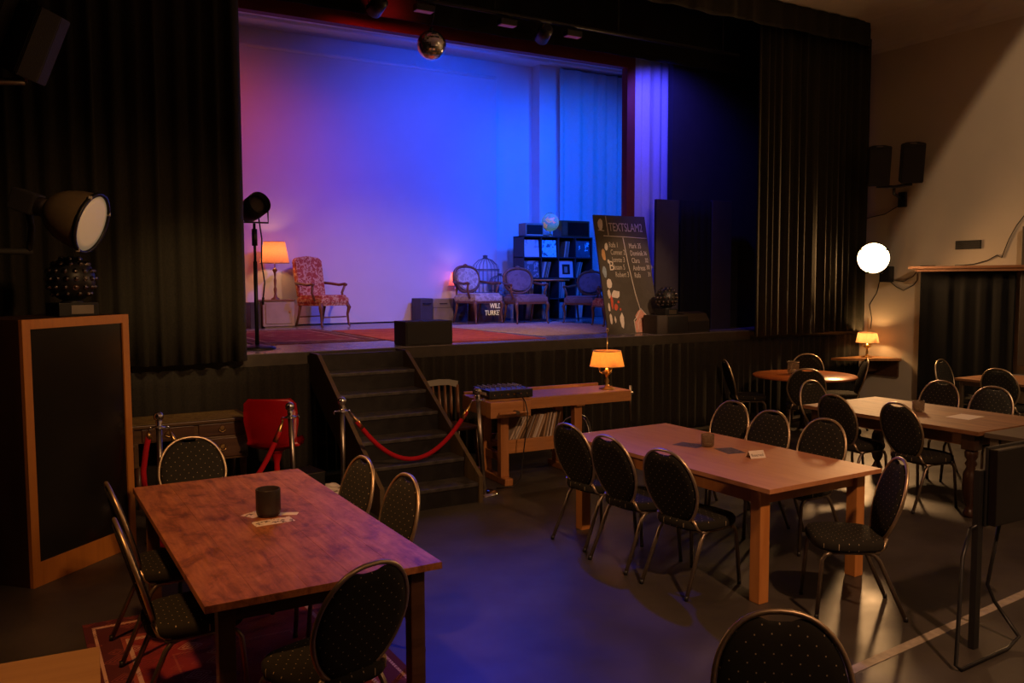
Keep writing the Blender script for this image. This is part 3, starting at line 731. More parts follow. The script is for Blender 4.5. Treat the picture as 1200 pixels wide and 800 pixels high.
# ------------------------------------------------------------------ antique desk
r = empty('writing_desk', (.92, 8.08, 0), 0, 'antique desk with tooled leather top and drawers below the stage', 'desk')
MB().bx(-.45, 1.00, -.02, .56, .735, .765, .006).build('desktop', M['antique'], r)
MB().bx(-.40, .95, .03, .51, .7651, .7665).build('leather_inlay', M['leathertop'], r)
MB().bx(-.42, .97, .02, .54, .60, .735, .003).bx(.50, .97, .02, .54, .385, .60, .003).bx(-.42, .02, .02, .54, .385, .60, .003).build('carcass', M['antique'], r)
for (x0, x1, z0, z1) in ((.53, .94, .615, .725), (.53, .94, .41, .585), (.05, .49, .615, .725), (-.40, -.01, .615, .725), (-.40, -.01, .41, .585)):
    d = MB().bx(x0, x1, .004, .02, z0, z1, .004).build('drawer', M['darkoak'], r)
    mx = (x0+x1)/2; mz = (z0+z1)/2
    MB().tube([(mx-.03, -.002, mz+.012), (mx-.025, -.012, mz-.012), (mx, -.014, mz-.024), (mx+.025, -.012, mz-.012), (mx+.03, -.002, mz+.012)], .004, 6).cyl((mx, .004, mz+.012), (mx, -.004, mz+.012), .022, .018, 12).build('handle', M['brass'], d)
for (x, y) in ((-.38, .06), (.93, .06), (-.38, .50), (.93, .50), (.02, .06), (.54, .06)): MB().cyl((x, y, 0), (x, y, .385), .018, .034, 12).build('leg', M['darkoak'], r)
# red shell chair
r = empty('shell_chair', (2.12, 7.95, 0), face(.45, .9), 'red plastic shell chair behind the barrier posts', 'chair', 'single chairs')
loops = []
def shell_row(v):
    # v 0 seat front .. 1 top of back ; returns list of points across
    prof = [(0.20, .46), (.12, .44), (.0, .425), (-.12, .43), (-.19, .47), (-.225, .56), (-.25, .70), (-.275, .84), (-.285, .885)]
    wid = [.17, .20, .21, .205, .19, .19, .21, .20, .16]
    i = min(7, int(v*8)); f = v*8-i
    y = prof[i][0]*(1-f)+prof[i+1][0]*f; z = prof[i][1]*(1-f)+prof[i+1][1]*f; w = wid[i]*(1-f)+wid[i+1]*f
    row = []
    for k in range(9):
        s = k/4-1; curl = .05*s*s
        row.append(Vector((w*s, y+(curl if v > .55 else 0)*.9, z+(curl*.8 if v <= .55 else 0))))
    return row
t = bmesh.new(); Fv = [[t.verts.new(p) for p in shell_row(j/16)] for j in range(17)]
for j in range(16):
    for k in range(8):
        f = t.faces.new((Fv[j][k], Fv[j][k+1], Fv[j+1][k+1], Fv[j+1][k])); f.smooth = True
bmesh.ops.solidify(t, geom=list(t.faces), thickness=.012)
m = MB(); m._merge(t); m.build('shell', M['redplastic'], r)
MB().lathe([(.20, 0), (.20, .015), (.05, .035), (.025, .06), (.022, .30), (.05, .40), (.09, .425)], (0, -.02, 0), 24).build('pedestal', M['redplastic'], r)
r.scale = (1.18, 1.12, 1.10)
# black flight case and crumpled paper under the chair
r = empty('flight_case', (2.42, 7.85, 0), .15, 'low black case with steel edges between red chair and stairs', 'case')
r.location = (2.05, 7.42, 0)
MB().bx(-.30, .30, -.16, .16, 0, .34, .006).build('body', M['black'], r)
b = MB()
for z in (.0, .335): b.bx(-.302, .302, -.164, -.158, z, z+.008); b.bx(.298, .304, -.162, .162, z, z+.008)
b.build('edging', M['steel'], r)
t = bmesh.new(); bmesh.ops.create_icosphere(t, subdivisions=3, radius=.13)
for v_ in t.verts: v_.co *= rnd.uniform(.72, 1.08); v_.co.z *= .55
m = MB(); m._merge(t, Matrix.Translation((2.50, 7.62, .085))); tag(m.build('crumpled_paper', M['paper']), 'crumpled brown paper beside the left stair stringer', 'paper')
# slat-back wooden chair behind the stairs
r = empty('slat_back_chair', (4.10, 8.28, 0), math.radians(185), 'old wooden slat back chair between the stairs and the workbench', 'chair', 'single chairs')
MB().box((0, 0, .44), (.40, .40, .035), .012).build('seat', M['carvedwood'], r)
rail = []
r.scale = (1.2, 1.1, 1.0)
for (x, z) in ((-.20, .83), (-.205, .90), (-.12, .925), (0, .935), (.12, .925), (.205, .90), (.20, .83), (.10, .865), (0, .87), (-.10, .865)): rail.append((x, z))
MB().prism(rail, .025, Matrix(((1, 0, 0, 0), (0, 0, 1, -.235), (0, 1, 0, 0), (0, 0, 0, 1)))).build('top_rail', M['suitcase'], r)
for x in (-.13, -.065, 0, .065, .13): MB().tube([(x*.85, -.18, .45), (x*.93, -.20, .62), (x, -.222, .88)], .012, 8, rad=[.010, .016, .010]).build('slat', M['carvedwood'], r)
for s in (-1, 1):
    MB().tube([(s*.185, -.17, .43), (s*.20, -.222, .86)], .016, 8).build('back_post', M['carvedwood'], r)
    MB().tube([(s*.17, .16, .43), (s*.185, .19, .0)], .018, 8, rad=[.02, .014]).build('leg', M['carvedwood'], r)
    MB().tube([(s*.17, -.16, .43), (s*.185, -.20, .0)], .018, 8, rad=[.02, .014]).build('leg', M['carvedwood'], r)

# ------------------------------------------------------------------ workbench
r = empty('workbench', (4.0, 7.25, 0), math.radians(-3), 'oiled beech carpenter workbench holding records, below the stage', 'workbench')
zt = .86
b = MB().bx(.02, 1.68, 0, .46, zt-.075, zt, .006); b.bx(.02, 1.68, .46, .60, zt-.075, zt-.02, .004); b.bx(.02, 1.68, .60, .635, zt-.09, zt+.012, .005)
b.build('benchtop', M['bench'], r)
MB().bx(.02, 1.68, -.03, 0, zt-.115, zt-.003, .004).build('front_rail', M['bench'], r)
v = MB().bx(-.04, .40, -.145, -.032, zt-.16, zt-.004, .008).bx(-.04, .06, -.03, .52, zt-.15, zt-.004, .006).build('front_vise', M['bench'], r)
MB().cyl((.02, -.2, zt-.11), (.34, -.2, zt-.11), .012).build('vise_handle', M['benchleg'], v)
MB().cyl((.22, -.145, zt-.11), (.22, -.215, zt-.11), .02).build('vise_screw', M['steel'], v)
e_ = MB().cyl((1.68, .08, zt-.05), (1.78, .08, zt-.05), .018).cyl((1.75, .08, zt+.03), (1.75, .08, zt-.35), .012).build('tail_screw', M['steel'], r)
for x in (.20, 1.06):
    for y in (.03, .42):
        MB().bx(x-.045, x+.045, y-.04+.04, y+.04+.04, .07, zt-.075, .005).build('leg', M['benchleg'], r)
    MB().bx(x-.045, x+.045, -.06, .60, 0.0, .07, .01).build('foot', M['benchleg'], r)
    MB().bx(x-.05, x+.05, -.02, .54, zt-.13, zt-.075, .008).build('bearer', M['benchleg'], r)
    MB().bx(x-.03, x+.03, .11, .42, .22, .30, .004).build('cross_rail', M['benchleg'], r)
MB().bx(.245, 1.015, .04, .075, .30, .435, .004).bx(.245, 1.015, .45, .485, .30, .435, .004).build('stretcher', M['bench'], r)
MB().bx(.245, 1.015, .076, .449, .36, .38).build('shelf', M['bench'], r)
cb, sb = math.cos(math.radians(-3)), math.sin(math.radians(-3))
def bw(x, y): return (4.0+x*cb-y*sb, 7.25+x*sb+y*cb)
# records standing on the bench shelf
recmesh = {}
def record(x, y, z, ang, lean, th, mi, label, group, w=.30, h=.30):
    key = (mi, round(th, 3), w, h)
    if key not in recmesh:
        o = MB().bx(-th/2, th/2, -w/2, w/2, 0, h, .0006).build('record_sleeve', SLEEVES[mi]); recmesh[key] = o.data
    else:
        o = D.objects.new('record_sleeve', recmesh[key]); COL.objects.link(o)
    o.location = (x, y, z); o.rotation_mode = 'ZYX'; o.rotation_euler = (0, lean, ang); o.rotation_mode = 'XYZ'
    m = Matrix.Rotation(ang, 4, 'Z') @ Matrix.Rotation(lean, 4, 'Y'); o.rotation_euler = m.to_euler()
    return tag(o, label, 'record', group)
LB = ['cream', 'dark', 'brown', 'grey', 'pale', 'tan']
x = .275
rb = random.Random(5)
for i in range(24):
    th = rb.choice((.012, .016, .02)); ln = .50 if i < 7 else (.40 if i < 15 else .22)
    ln += rb.uniform(-.015, .015)
    px, py = bw(x, .255+rb.uniform(-.02, .02)); mi = rb.choice((0, 1, 2, 3, 4, 5, 5, 2))
    record(px, py, .3805+th/2*math.sin(ln), math.radians(-3), ln, th, mi, 'one of the record sleeves leaning in a row on the workbench shelf', 'records on the workbench shelf')
    x += (th+.004)/math.cos(ln) if i not in (6, 14) else .055
    if x > .955: break
# dj mixer
px, py = bw(.265, .20)
r = empty('dj_mixer', (px, py, zt+.0005), math.radians(-5), 'black mixing desk with knobs and faders on the left of the workbench', 'mixer')
r.location.z = zt
MB().bx(-.24, .24, -.20, .22, .008, .085, .006).build('chassis', M['black'], r)
MB().bx(-.235, .235, -.195, .215, .085, .088).build('faceplate', M['gunmetal'], r)
MB().bx(-.2415, -.240, -.13, .10, .035, .065).build('name_plate', M['paper'], r)
MB().bx(-.22, .22, -.2025, -.2005, .012, .08).build('jack_panel', M['grille'], r)
for i in range(6): MB().cyl((-.18+.07*i, -.202, .045), (-.18+.07*i, -.216, .045), .010, .009, 10).build('jack', M['brass'] if i in (2, 3) else M['chrome'], r)
me = None
for i in range(8):
    for j in range(5):
        if me is None: o = MB().cyl((0, 0, 0), (0, 0, .018), .010, .007, 8).build('knob', M['steel'], r); me = o.data
        else: o = D.objects.new('knob', me); COL.objects.link(o); o.parent = r
        o.location = (-.20+.057*i, .0+.045*j, .088)
for i in range(8): MB().bx(-.205+.057*i, -.195+.057*i, -.16+.01*(i % 3), -.14+.01*(i % 3), .088, .10).build('fader', M['chrome'], r)
for x in (-.2, .2):
    for y in (-.17, .19): MB().cyl((x, y, 0), (x, y, .008), .014, seg=10).build('foot', M['black'], r)
# cable hanging from mixer
pts = [(px+.02, py-.21, zt+.05), (px+.03, py-.28, zt+.06), (px+.03, py-.385, zt-.01), (px+.025, py-.44, zt-.11), (px+.02, py-.43, zt-.25), (px+.0, py-.40, .35), (px-.02, py-.38, .1), (px-.1, py-.36, .012), (px-.25, py-.30, .01)]
tag(MB().tube(pts, .006, 6).build('audio_cable', M['cable']), 'thin black cable hanging from the mixer to the floor', 'cable')
# reading lamps with pleated shades
def pleated_shade(r0, r1, z0, z1, mat, parent, n=56, rib=.018):
    b = MB(); b.lathe([(r0, z0), (r0*.66+r1*.34, z0+(z1-z0)*.33), (r0*.33+r1*.67, z0+(z1-z0)*.67), (r1, z1)], (0, 0, 0), n, cap=False, rib=rib)
    o = b.build('lamp_shade', mat, parent)
    for (rr, z) in ((r0, z0), (r1, z1)):
        MB().tube([(rr*math.cos(2*PI*i/32), rr*math.sin(2*PI*i/32), z) for i in range(32)], .004, 6, True).build('trim_band', M['carvedwood'], o)
    return o
def bulb_light(name, loc, power, color, rad=.03):
    l = D.lights.new(name, 'POINT'); l.energy = power; l.color = color; l.shadow_soft_size = rad
    o = D.objects.new(name, l); COL.objects.link(o); o.location = loc; return o
def spot(name, loc, target, power, color, angle, blend=.6, rad=.08):
    l = D.lights.new(name, 'SPOT'); l.energy = power; l.color = color; l.spot_size = math.radians(angle); l.spot_blend = blend; l.shadow_soft_size = rad
    o = D.objects.new(name, l); COL.objects.link(o); o.location = loc
    o.rotation_euler = (Vector(target)-Vector(loc)).to_track_quat('-Z', 'Y').to_euler(); return o
def candelabra_lamp(loc, label, smat, s, power, color):
    r = empty('table_lamp', loc, .3, label, 'lamp', 'lamps with fabric shades')
    MB().lathe([(.075*s, 0), (.075*s, .010*s), (.03*s, .025*s), (.014*s, .05*s), (.024*s, .08*s), (.012*s, .11*s), (.018*s, .14*s), (.05*s, .165*s), (.02*s, .19*s), (.014*s, .21*s)], (0, 0, 0), 24).build('base', M['brass'], r)
    MB().cyl((0, 0, .2*s), (0, 0, .56*s), .005*s, seg=8).build('stem', M['brass'], r)
    MB().tube([(.018*s*math.cos(i*PI/6), 0, .575*s+.018*s*math.sin(i*PI/6)) for i in range(12)], .003*s, 6, True).build('finial', M['brass'], r)
    for a in (0, PI*2/3, PI*4/3):
        c, q = math.cos(a), math.sin(a)
        arm = MB().tube([(.012*s*c, .012*s*q, .165*s), (.045*s*c, .045*s*q, .150*s), (.07*s*c, .07*s*q, .165*s), (.072*s*c, .072*s*q, .185*s)], .005*s, 6).cyl((.072*s*c, .072*s*q, .185*s), (.072*s*c, .072*s*q, .245*s), .011*s, seg=10).build('arm', M['brass'], r)
        MB().lathe([(.007*s, 0), (.016*s, .018*s), (.009*s, .04*s), (.0001, .055*s)], (.072*s*c, .072*s*q, .245*s), 10).build('bulb', M['bulb'], arm)
    pleated_shade(.168*s, .135*s, .225*s, .375*s, smat, r)
    bulb_light('lamp_bulb', (loc[0], loc[1], loc[2]+.295*s), power, color, .035)
    return r
px, py = bw(1.50, .16)
candelabra_lamp((px, py, zt), 'brass candelabra lamp with pleated orange shade on the workbench', SHADE_TABLE, 1.10, 3.6, (1., .48, .15))
candelabra_lamp((11.20, 8.38, .835), 'brass candelabra lamp on the corner shelf by the cream wall', SHADE_WALL, 1.0, 9.5, (1., .55, .20))
# small things behind the bench: tripod base
r = empty('tripod_stand', (5.72, 8.15, 0), 0, 'chrome footed black stand behind the right end of the workbench', 'stand')
MB().cyl((0, 0, .04), (0, 0, .72), .014, seg=12).build('pole', M['black'], r)
for k in range(3):
    a = k*2*PI/3+.4; MB().tube([(0, 0, .46), (.16*math.cos(a), .16*math.sin(a), .40), (.22*math.cos(a), .22*math.sin(a), .32), (.33*math.cos(a), .33*math.sin(a), .012)], .011, 8).build('leg', M['chrome'], r)

# ------------------------------------------------------------------ right wall
# flood lamp: a big opal disc on a black housing, facing the room
lc = Vector((11.14, 8.27, 2.33)); la = Vector((-.80, -.59, -.06)).normalized(); LQ = la.to_track_quat('Z', 'Y').to_matrix().to_4x4()
r = empty('flood_lamp', lc, 0, 'round glowing flood lamp on the cream wall beside the stage curtain', 'lamp')
MB().lathe([(.0001, .035), (.10, .030), (.18, .016), (.222, 0), (.222, -.02), (.0001, -.03)], (0, 0, 0), 36, LQ).build('lamp_face', M['globeglow'], r)
MB().lathe([(.224, .004), (.236, .0), (.236, -.05), (.15, -.16), (.07, -.18), (.0001, -.18)], (0, 0, 0), 36, LQ, False).build('housing', M['blackmetal'], r)
for k in (.6, 2.5, 4.4): MB().box(LQ @ Vector((.224*math.cos(k), .224*math.sin(k), .006)), (.03, .03, .03), .004).build('clip', M['blackmetal'], r)
MB().bx(.22, .34, -.12, .06, -.36, -.12, .02).tube([(.12, .08, -.05), (.22, .02, -.2), (.28, -.03, -.24)], .025, 8).bx(.33, .358, -.08, .02, -.32, -.16, .004).build('wall_mount', M['blackmetal'], r)
spot('flood_lamp_beam', lc+la*.08, lc+la*5+Vector((0, 0, -.6)), 330, (1., .52, .20), 165, .5, .17)
# corner shelf
r = empty('corner_shelf', (0, 0, 0), 0, 'pale wooden corner shelf under the lamp beside the cream wall', 'shelf')
MB().prism([(10.66, 8.60), (10.72, 8.46), (11.42, 7.98), (11.495, 8.0), (11.495, 8.62)], .035, Matrix.Translation((0, 0, .80)), .003).build('board', M['bench'], r)
MB().bx(11.46, 11.495, 8.04, 8.6, .55, .80, .003).bx(11.10, 11.46, 8.36, 8.38, .62, .80).build('bracket', M['darkoak'], r)
# two wall speakers on one bracket
r = empty('wall_speaker', (WX, 8.05, 3.2), 0, 'two black loudspeakers on one bracket high on the cream wall', 'loudspeaker')
def ws(y, x, zb, yaw):
    Mx = Matrix.Translation((x, y, zb)) @ Matrix.Rotation(yaw, 4, 'Z') @ Matrix.Rotation(math.radians(20), 4, 'X')
    w, d, h = .29, .26, .54
    poly = [(-w/2, -d/2), (w/2, -d/2), (w/2+.02, .02), (w*.28, d/2), (-w*.28, d/2), (-w/2-.02, .02)]
    o = MB().prism(poly, h, Mx, .01).build('cabinet', M['speaker'], r)
    MB().bx(-w/2+.01, w/2-.01, -d/2-.01, -d/2, .012, h-.012, .004, Mx).build('grille', M['grille'], o)
    MB().lathe([(.05, 0), (.045, .004), (.0001, .004)], (0, 0, 0), 16, Mx @ Matrix.Translation((0, .02, h))).build('top_plate', M['steel'], o)
ws(.08, -.50, .20, math.radians(-48)); ws(-.28, -.25, .22, math.radians(-48))
MB().bx(-.05, 0, -.06, .06, -.12, .10, .006).tube([(-.04, 0, .0), (-.3, -.05, .06), (-.37, -.10, .13)], .02, 8).tube([(-.50, .10, .17), (-.37, -.10, .15), (-.24, -.30, .18)], .022, 8).build('bracket', M['blackmetal'], r)
# vent
r = empty('wall_vent', (WX-.012, 7.03, 2.49), 0, 'small dark ventilation grille on the cream wall', 'vent')
MB().bx(0, .012, -.185, .185, -.06, .06, .003).build('plate', M['black'], r)
for k in range(5): MB().bx(-.006, 0, -.17, .17, -.05+.022*k, -.044+.022*k).build('slat', M['speakerbrown'], r)
# door curtain with wooden ledge above
tag(pleats((WX-.10, 7.66), (WX-.10, 6.30), .02, 2.12, .014, .30, 41).build('door_curtain', M['blackcurtain']), 'black curtain covering the doorway under a wooden ledge', 'curtain')
r = tag(MB().bx(WX-.26, WX, 6.05, 7.76, 2.165, 2.20, .004).bx(WX-.05, WX, 6.1, 7.7, 2.10, 2.165, .004).bx(WX-.24, WX-.20, 6.12, 7.66, 2.125, 2.165, .003).build('ledge', M['oakrail']), 'brown wooden ledge above the black door curtain', 'shelf')
MB().cyl((WX-.10, 6.1, 2.135), (WX-.10, 7.7, 2.135), .012).build('curtain_rod', M['blackmetal'], r)
# hanging dark panel at the right frame edge
o = tag(MB().bx(11.38, 11.46, 5.2, 6.24, .88, 2.70, .006).build('wall_board', M['speakerbrown']), 'tall dark board on the cream wall at the right edge', 'board')
MB().bx(11.46, 11.5, 5.6, 5.9, 1.6, 2.0).build('mount', M['blackmetal'], o)
# cables on the wall
GC = 'cables on the cream wall'
def wc(pts, label, r_=.006): return tag(MB().tube(pts, r_, 6).build('wall_cable', M['cable']), label, 'cable', GC)
W2 = WX-.008
wc([(W2, 8.30, 2.06), (W2, 8.15, 2.0), (W2, 8.0, 1.98), (W2, 7.85, 2.06), (W2, 7.79, 2.13), (W2, 7.74, 2.208), (W2-.02, 7.5, 2.208)], 'upper cable looping from flood lamp to wooden ledge')
wc([(W2, 8.29, 2.02), (W2, 8.12, 1.9), (W2, 8.0, 1.85), (W2, 7.84, 1.93), (W2, 7.785, 2.0), (W2, 7.785, 2.1)], 'lower cable looping from flood lamp to wooden ledge')
wc([(W2-.02, 7.2, 2.21), (W2, 6.95, 2.22), (W2, 6.75, 2.27), (W2, 6.62, 2.34), (W2, 6.56, 2.30), (W2, 6.47, 2.55), (W2, 6.38, 2.72), (W2, 6.28, 2.85)], 'cable climbing from the wooden ledge to the dark board')
wc([(W2, 8.40, 2.02), (W2, 8.46, 1.8), (W2, 8.58, 1.62), (W2, 8.53, 1.4), (W2, 8.55, 1.25)], 'cable dangling below the flood lamp')
wc([(W2, 8.1, 3.12), (W2, 8.35, 3.0), (W2, 8.58, 2.97), (W2, 8.68, 2.95)], 'short cable running from wall speakers into curtain')

# ------------------------------------------------------------------ things at the right edge of the floor
r = empty('panel_stand', (4.55, 2.60, 0), 0, 'black upright panel on a tubular steel stand at the right edge', 'stand')
MB().bx(-.01, .60, -.03, .02, .70, 1.12, .008).build('panel', M['darkglass'], r)
MB().bx(-.018, .61, .02, .035, .69, 1.13, .006).build('panel_frame', M['black'], r)
MB().bx(-.05, .0, .04, .075, .0, 1.0, .004).build('post', M['black'], r)
MB().tube([(-.09, .06, .68), (-.20, .03, .55), (-.375, -.06, .03), (-.36, -.08, .012), (.10, -.06, .012), (.25, -.04, .04), (.24, .10, .2), (.2, .12, .3), (.2, .06, .7)], .011, 8).tube([(-.09, .06, .68), (-.02, .05, .70), (.3, .05, .68)], .011, 8).build('tubular_base', M['blackmetal'], r)
# plywood topped box, bottom left
r = empty('plywood_box', (-.40, 4.62, 0), math.radians(-4), 'low box with a pale plywood lid at the bottom left corner', 'box')
r.location = (-.20, 4.02, 0)
MB().bx(-.5, .46, -.45, .42, 0, .28, .004).build('body', M['walnutside'], r)
MB().bx(-.52, .48, -.47, .44, .28, .30, .003).build('lid', M['birch'], r)

# ------------------------------------------------------------------ on the stage: front
r = empty('stage_monitor', (4.13, 8.98, H), 0, 'small black loudspeaker box on the stage edge above the stairs', 'loudspeaker', 'stage loudspeakers')
MB().bx(-.30, .29, -.13, .20, 0, .275, .008).build('cabinet', M['speaker'], r)
MB().bx(-.285, .275, -.14, -.13, .015, .26, .004).build('grille', M['grille'], r)
def wedge(loc, rz, w, label):
    r = empty('stage_monitor', loc, rz, label, 'loudspeaker', 'stage loudspeakers')
    poly = [(-.17, 0), (.20, 0), (.20, .19), (.06, .285), (-.10, .26), (-.17, .17)]
    MB().prism(poly, w, Matrix(((0, 0, 1, -w/2), (1, 0, 0, 0), (0, 1, 0, 0), (0, 0, 0, 1))), .006).build('cabinet', M['speakerbrown'], r)
    MB().bx(-w/2+.02, w/2-.02, -.178, -.171, .015, .155, .002).build('grille', M['grille'], r)
    MB().bx(-w/2-.003, -w/2, .0, .05, .12, .15).build('handle', M['steel'], r)
    return r
wedge((8.27, 9.08, H), math.radians(0), .42, 'brown black wedge monitor at the right end of the stage edge')
r = empty('stage_monitor', (7.90, 9.02, H), 0, 'brown black loudspeaker box under the lens studded light on stage', 'loudspeaker', 'stage loudspeakers')
MB().prism([(-.36, -.10), (-.25, -.17), (.13, -.17), (.13, .20), (-.36, .20)], .25, None, .006).build('cabinet', M['speakerbrown'], r)
MB().bx(-.235, .115, -.18, -.172, .015, .235, .003).build('grille', M['grille'], r)
lensball((7.80, 9.04, H+.25), .165, 'lens studded disco light on the stage edge beside the blackboard', .1)
# blackboard leaning back on a strut
r = empty('blackboard', (6.96, 9.24, H), 0, 'tall chalk scribbled blackboard leaning on the stage', 'blackboard')
bt = math.atan2(.36, 1.63); Bh = 1.665; Bw = .90
BM = Matrix.Rotation(-bt, 4, 'X')
MB().bx(0, Bw, 0, .02, 0, Bh, .003, BM).build('board', M['board'], r)
MB().bx(.02, .06, .022, .05, .02, Bh-.02, .003, BM).bx(Bw-.06, Bw-.02, .022, .05, .02, Bh-.02, .003, BM).build('batten', M['darkoak'], r)
def bp(u, vv, off=-.0035): return BM @ Vector((u, off, vv))
def chalk(pts, rad, mat, name='chalk_line'): return MB().tube([bp(*p) for p in pts], rad, 5).build(name, mat, r)
BR = (PI/2 - bt*-1*-1, 0, 0)
BR = (PI/2 - bt, 0, 0)
def ctext(s, size, u, vv, mat, xs=1., rz=0.):
    o = text(s, size, bp(u, vv), (0, 0, 0), mat, r, 'chalk_writing', .0005, 'LEFT', xs)
    o.rotation_euler = (BM @ Matrix.Rotation(PI/2, 4, 'X') @ Matrix.Rotation(rz, 4, 'Z')).to_euler()
    return o
chalk([(.205, 1.65), (.215, 1.38)], .007, M['chalk']); chalk([(.13, 1.37), (.5, 1.36), (.88, 1.345)], .005, M['chalk'])
chalk([(.46, 1.35), (.49, 1.0), (.55, .55), (.60, .32)], .007, M['chalk'])
ctext('TEXTSLAM2', .17, .235, 1.44, M['chalkdim'], .66)
for i, s in enumerate(('Rafa 1', 'Conner 2', 'Jonnte 3', 'Issam 5', 'Robert 3')): ctext(s, .105, .20+.012*i, 1.21-.105*i, M['chalkdim'], .62)
for i, s in enumerate(('Mark 35', 'Dominik', 'Clara', 'Andreas', 'Rafa')): ctext(s, .105, .545+.008*i, 1.20-.105*i, M['chalkdim'], .62)
for i, s in enumerate(('36', '32', '30 14', '31')): ctext(s, .085, .79+.010*i, 1.10-.10*i, M['chalkdim'], .7)
ctext('B', .19, .155, .885, M['chalk'], .85)
def blob(u, vv, w, h, mat, n=12, seed=0):
    q = random.Random(seed); poly = []
    for k in range(n):
        a = 2*PI*k/n; s = q.uniform(.75, 1.1); poly.append((u+w/2*math.cos(a)*s, vv+h/2*math.sin(a)*s))
    MX = BM @ Matrix(((1, 0, 0, 0), (0, 0, -1, -.0003), (0, 1, 0, 0), (0, 0, 0, 1)))
    return MB().prism(poly, .0015, MX).build('chalk_drawing', mat, r)
blob(.10, 1.53, .10, .17, M['chalk'], 9, 1); chalk([(.05, 1.45), (.15, 1.44)], .006, M['chalk'])
blob(.15, 1.22, .06, .12, M['chalk'], 7, 2); blob(.09, 1.10, .07, .20, M['chalkorange'], 8, 3); blob(.16, 1.01, .05, .07, M['chalk'], 7, 4)
blob(.07, .86, .07, .16, M['chalkblue'], 10, 5); blob(.12, .70, .10, .15, M['chalk'], 8, 6)
blob(.10, .555, .06, .15, M['chalk'], 10, 7); blob(.21, .55, .16, .12, M['chalk'], 10, 8)
blob(.13, .45, .05, .22, M['chalkred'], 8, 9); blob(.19, .37, .07, .10, M['chalkred'], 8, 10); blob(.24, .44, .04, .04, M['chalkred'], 8, 11); blob(.26, .34, .03, .04, M['chalkred'], 8, 18)
blob(.07, .37, .04, .13, M['chalk'], 8, 12); blob(.08, .20, .05, .17, M['chalk'], 8, 13); blob(.15, .20, .03, .10, M['chalk'], 8, 15)
blob(.265, .18, .075, .22, M['chalk'], 14, 14)
# pink chalk hut
def prismboard(poly, mat, nm='chalk_drawing'):
    MX = BM @ Matrix(((1, 0, 0, 0), (0, 0, -1, -.0003), (0, 1, 0, 0), (0, 0, 0, 1))); return MB().prism(poly, .0012, MX).build(nm, mat, r)
prismboard([(.48, .01), (.48, .16), (.52, .19), (.50, .24), (.56, .31), (.60, .33), (.65, .31), (.70, .24), (.69, .19), (.74, .16), (.76, .01)], M['chalkpink'])
chalk([(.47, .01), (.47, .18), (.54, .24), (.61, .34), (.69, .25), (.77, .18), (.77, .01)], .006, M['chalk'])
chalk([(.53, .01), (.53, .14), (.57, .2), (.62, .14), (.66, .2), (.70, .14), (.70, .01)], .005, M['chalk'])

# par can on its stand, far left of the stage
r = empty('par_light_stand', (2.32, 9.40, H), 0, 'black theatre spotlight on a round based stand at the stage left', 'spotlight')
MB().lathe([(.20, 0), (.20, .015), (.17, .03), (.03, .05), (.0001, .052)], (0, 0, 0), 28).build('base', M['blackmetal'], r)
MB().cyl((0, 0, .04), (0, 0, .95), .022, seg=12).cyl((0, 0, .9), (0, 0, 1.36), .015, seg=12).build('pole', M['blackmetal'], r)
MB().cyl((0, 0, 1.12), (0, 0, 1.30), .03, .03, 12).build('clamp', M['black'], r)
MB().tube([(-.15, 0, 1.53), (-.15, 0, 1.37), (.15, 0, 1.37), (.15, 0, 1.53)], .010, 8).build('yoke', M['blackmetal'], r)
PQ = Matrix.Translation((0, 0, 1.53)) @ Vector((.25, -.9, .3)).to_track_quat('Z', 'Y').to_matrix().to_4x4()
h_ = MB().lathe([(.06, -.20), (.115, -.15), (.125, -.02), (.125, .14), (.118, .14), (.115, .06), (.0001, .05)], (0, 0, 0), 28, PQ).build('housing', M['blackmetal'], r)
MB().lathe([(.112, .062), (.06, .075), (.0001, .08)], (0, 0, 0), 24, PQ).build('lens', M['speakerbrown'], h_)
MB().tube([(.06, .05, 1.44), (.09, .05, 1.2), (.08, .05, .95), (.11, .05, .72), (.09, .05, .56)], .008, 6).cyl((.09, .05, .56), (.085, .05, .48), .014, .012, 8).build('power_cord', M['cable'], r)
# cream cabinet with lamp, left rear
r = empty('side_cabinet', (3.61, 13.45, H), 0, 'cream painted low cabinet at the left rear of the stage', 'cabinet')
MB().bx(-.24, .25, -.2, .2, .03, .415, .004).bx(-.21, .22, -.17, .17, 0, .03).build('body', M['cream'], r)
MB().bx(-.25, .26, -.21, .21, .415, .44, .004).build('top', M['carvedwood'], r)
d_ = MB().bx(-.20, .21, -.212, -.2, .07, .39, .004).build('door', M['cream'], r); MB().sphere((.17, -.222, .25), .014, 10, 8).build('knob', M['brass'], d_)
MB().bx(-.42, -.26, -.16, .2, .0, .40, .004).build('side_box', M['blackcase'], r)
r = empty('table_lamp', (3.62, 13.45, H+.44), 0, 'orange shaded lamp on the cream cabinet at the stage rear', 'lamp', 'lamps with fabric shades')
MB().lathe([(.07, 0), (.07, .01), (.03, .04), (.018, .09), (.026, .16), (.014, .2), (.022, .3), (.012, .34), (.02, .42), (.04, .46), (.012, .5)], (0, 0, 0), 20).build('base', M['carvedwood'], r)
MB().cyl((0, 0, .5), (0, 0, .62), .008, seg=8).build('stem', M['brass'], r)
pleated_shade(.225, .165, .57, .90, SHADE_STAGE, r, 48, .012)
bulb_light('lamp_bulb', (3.62, 13.45, H+.44+.74), 6.5, (1., .50, .2), .04)
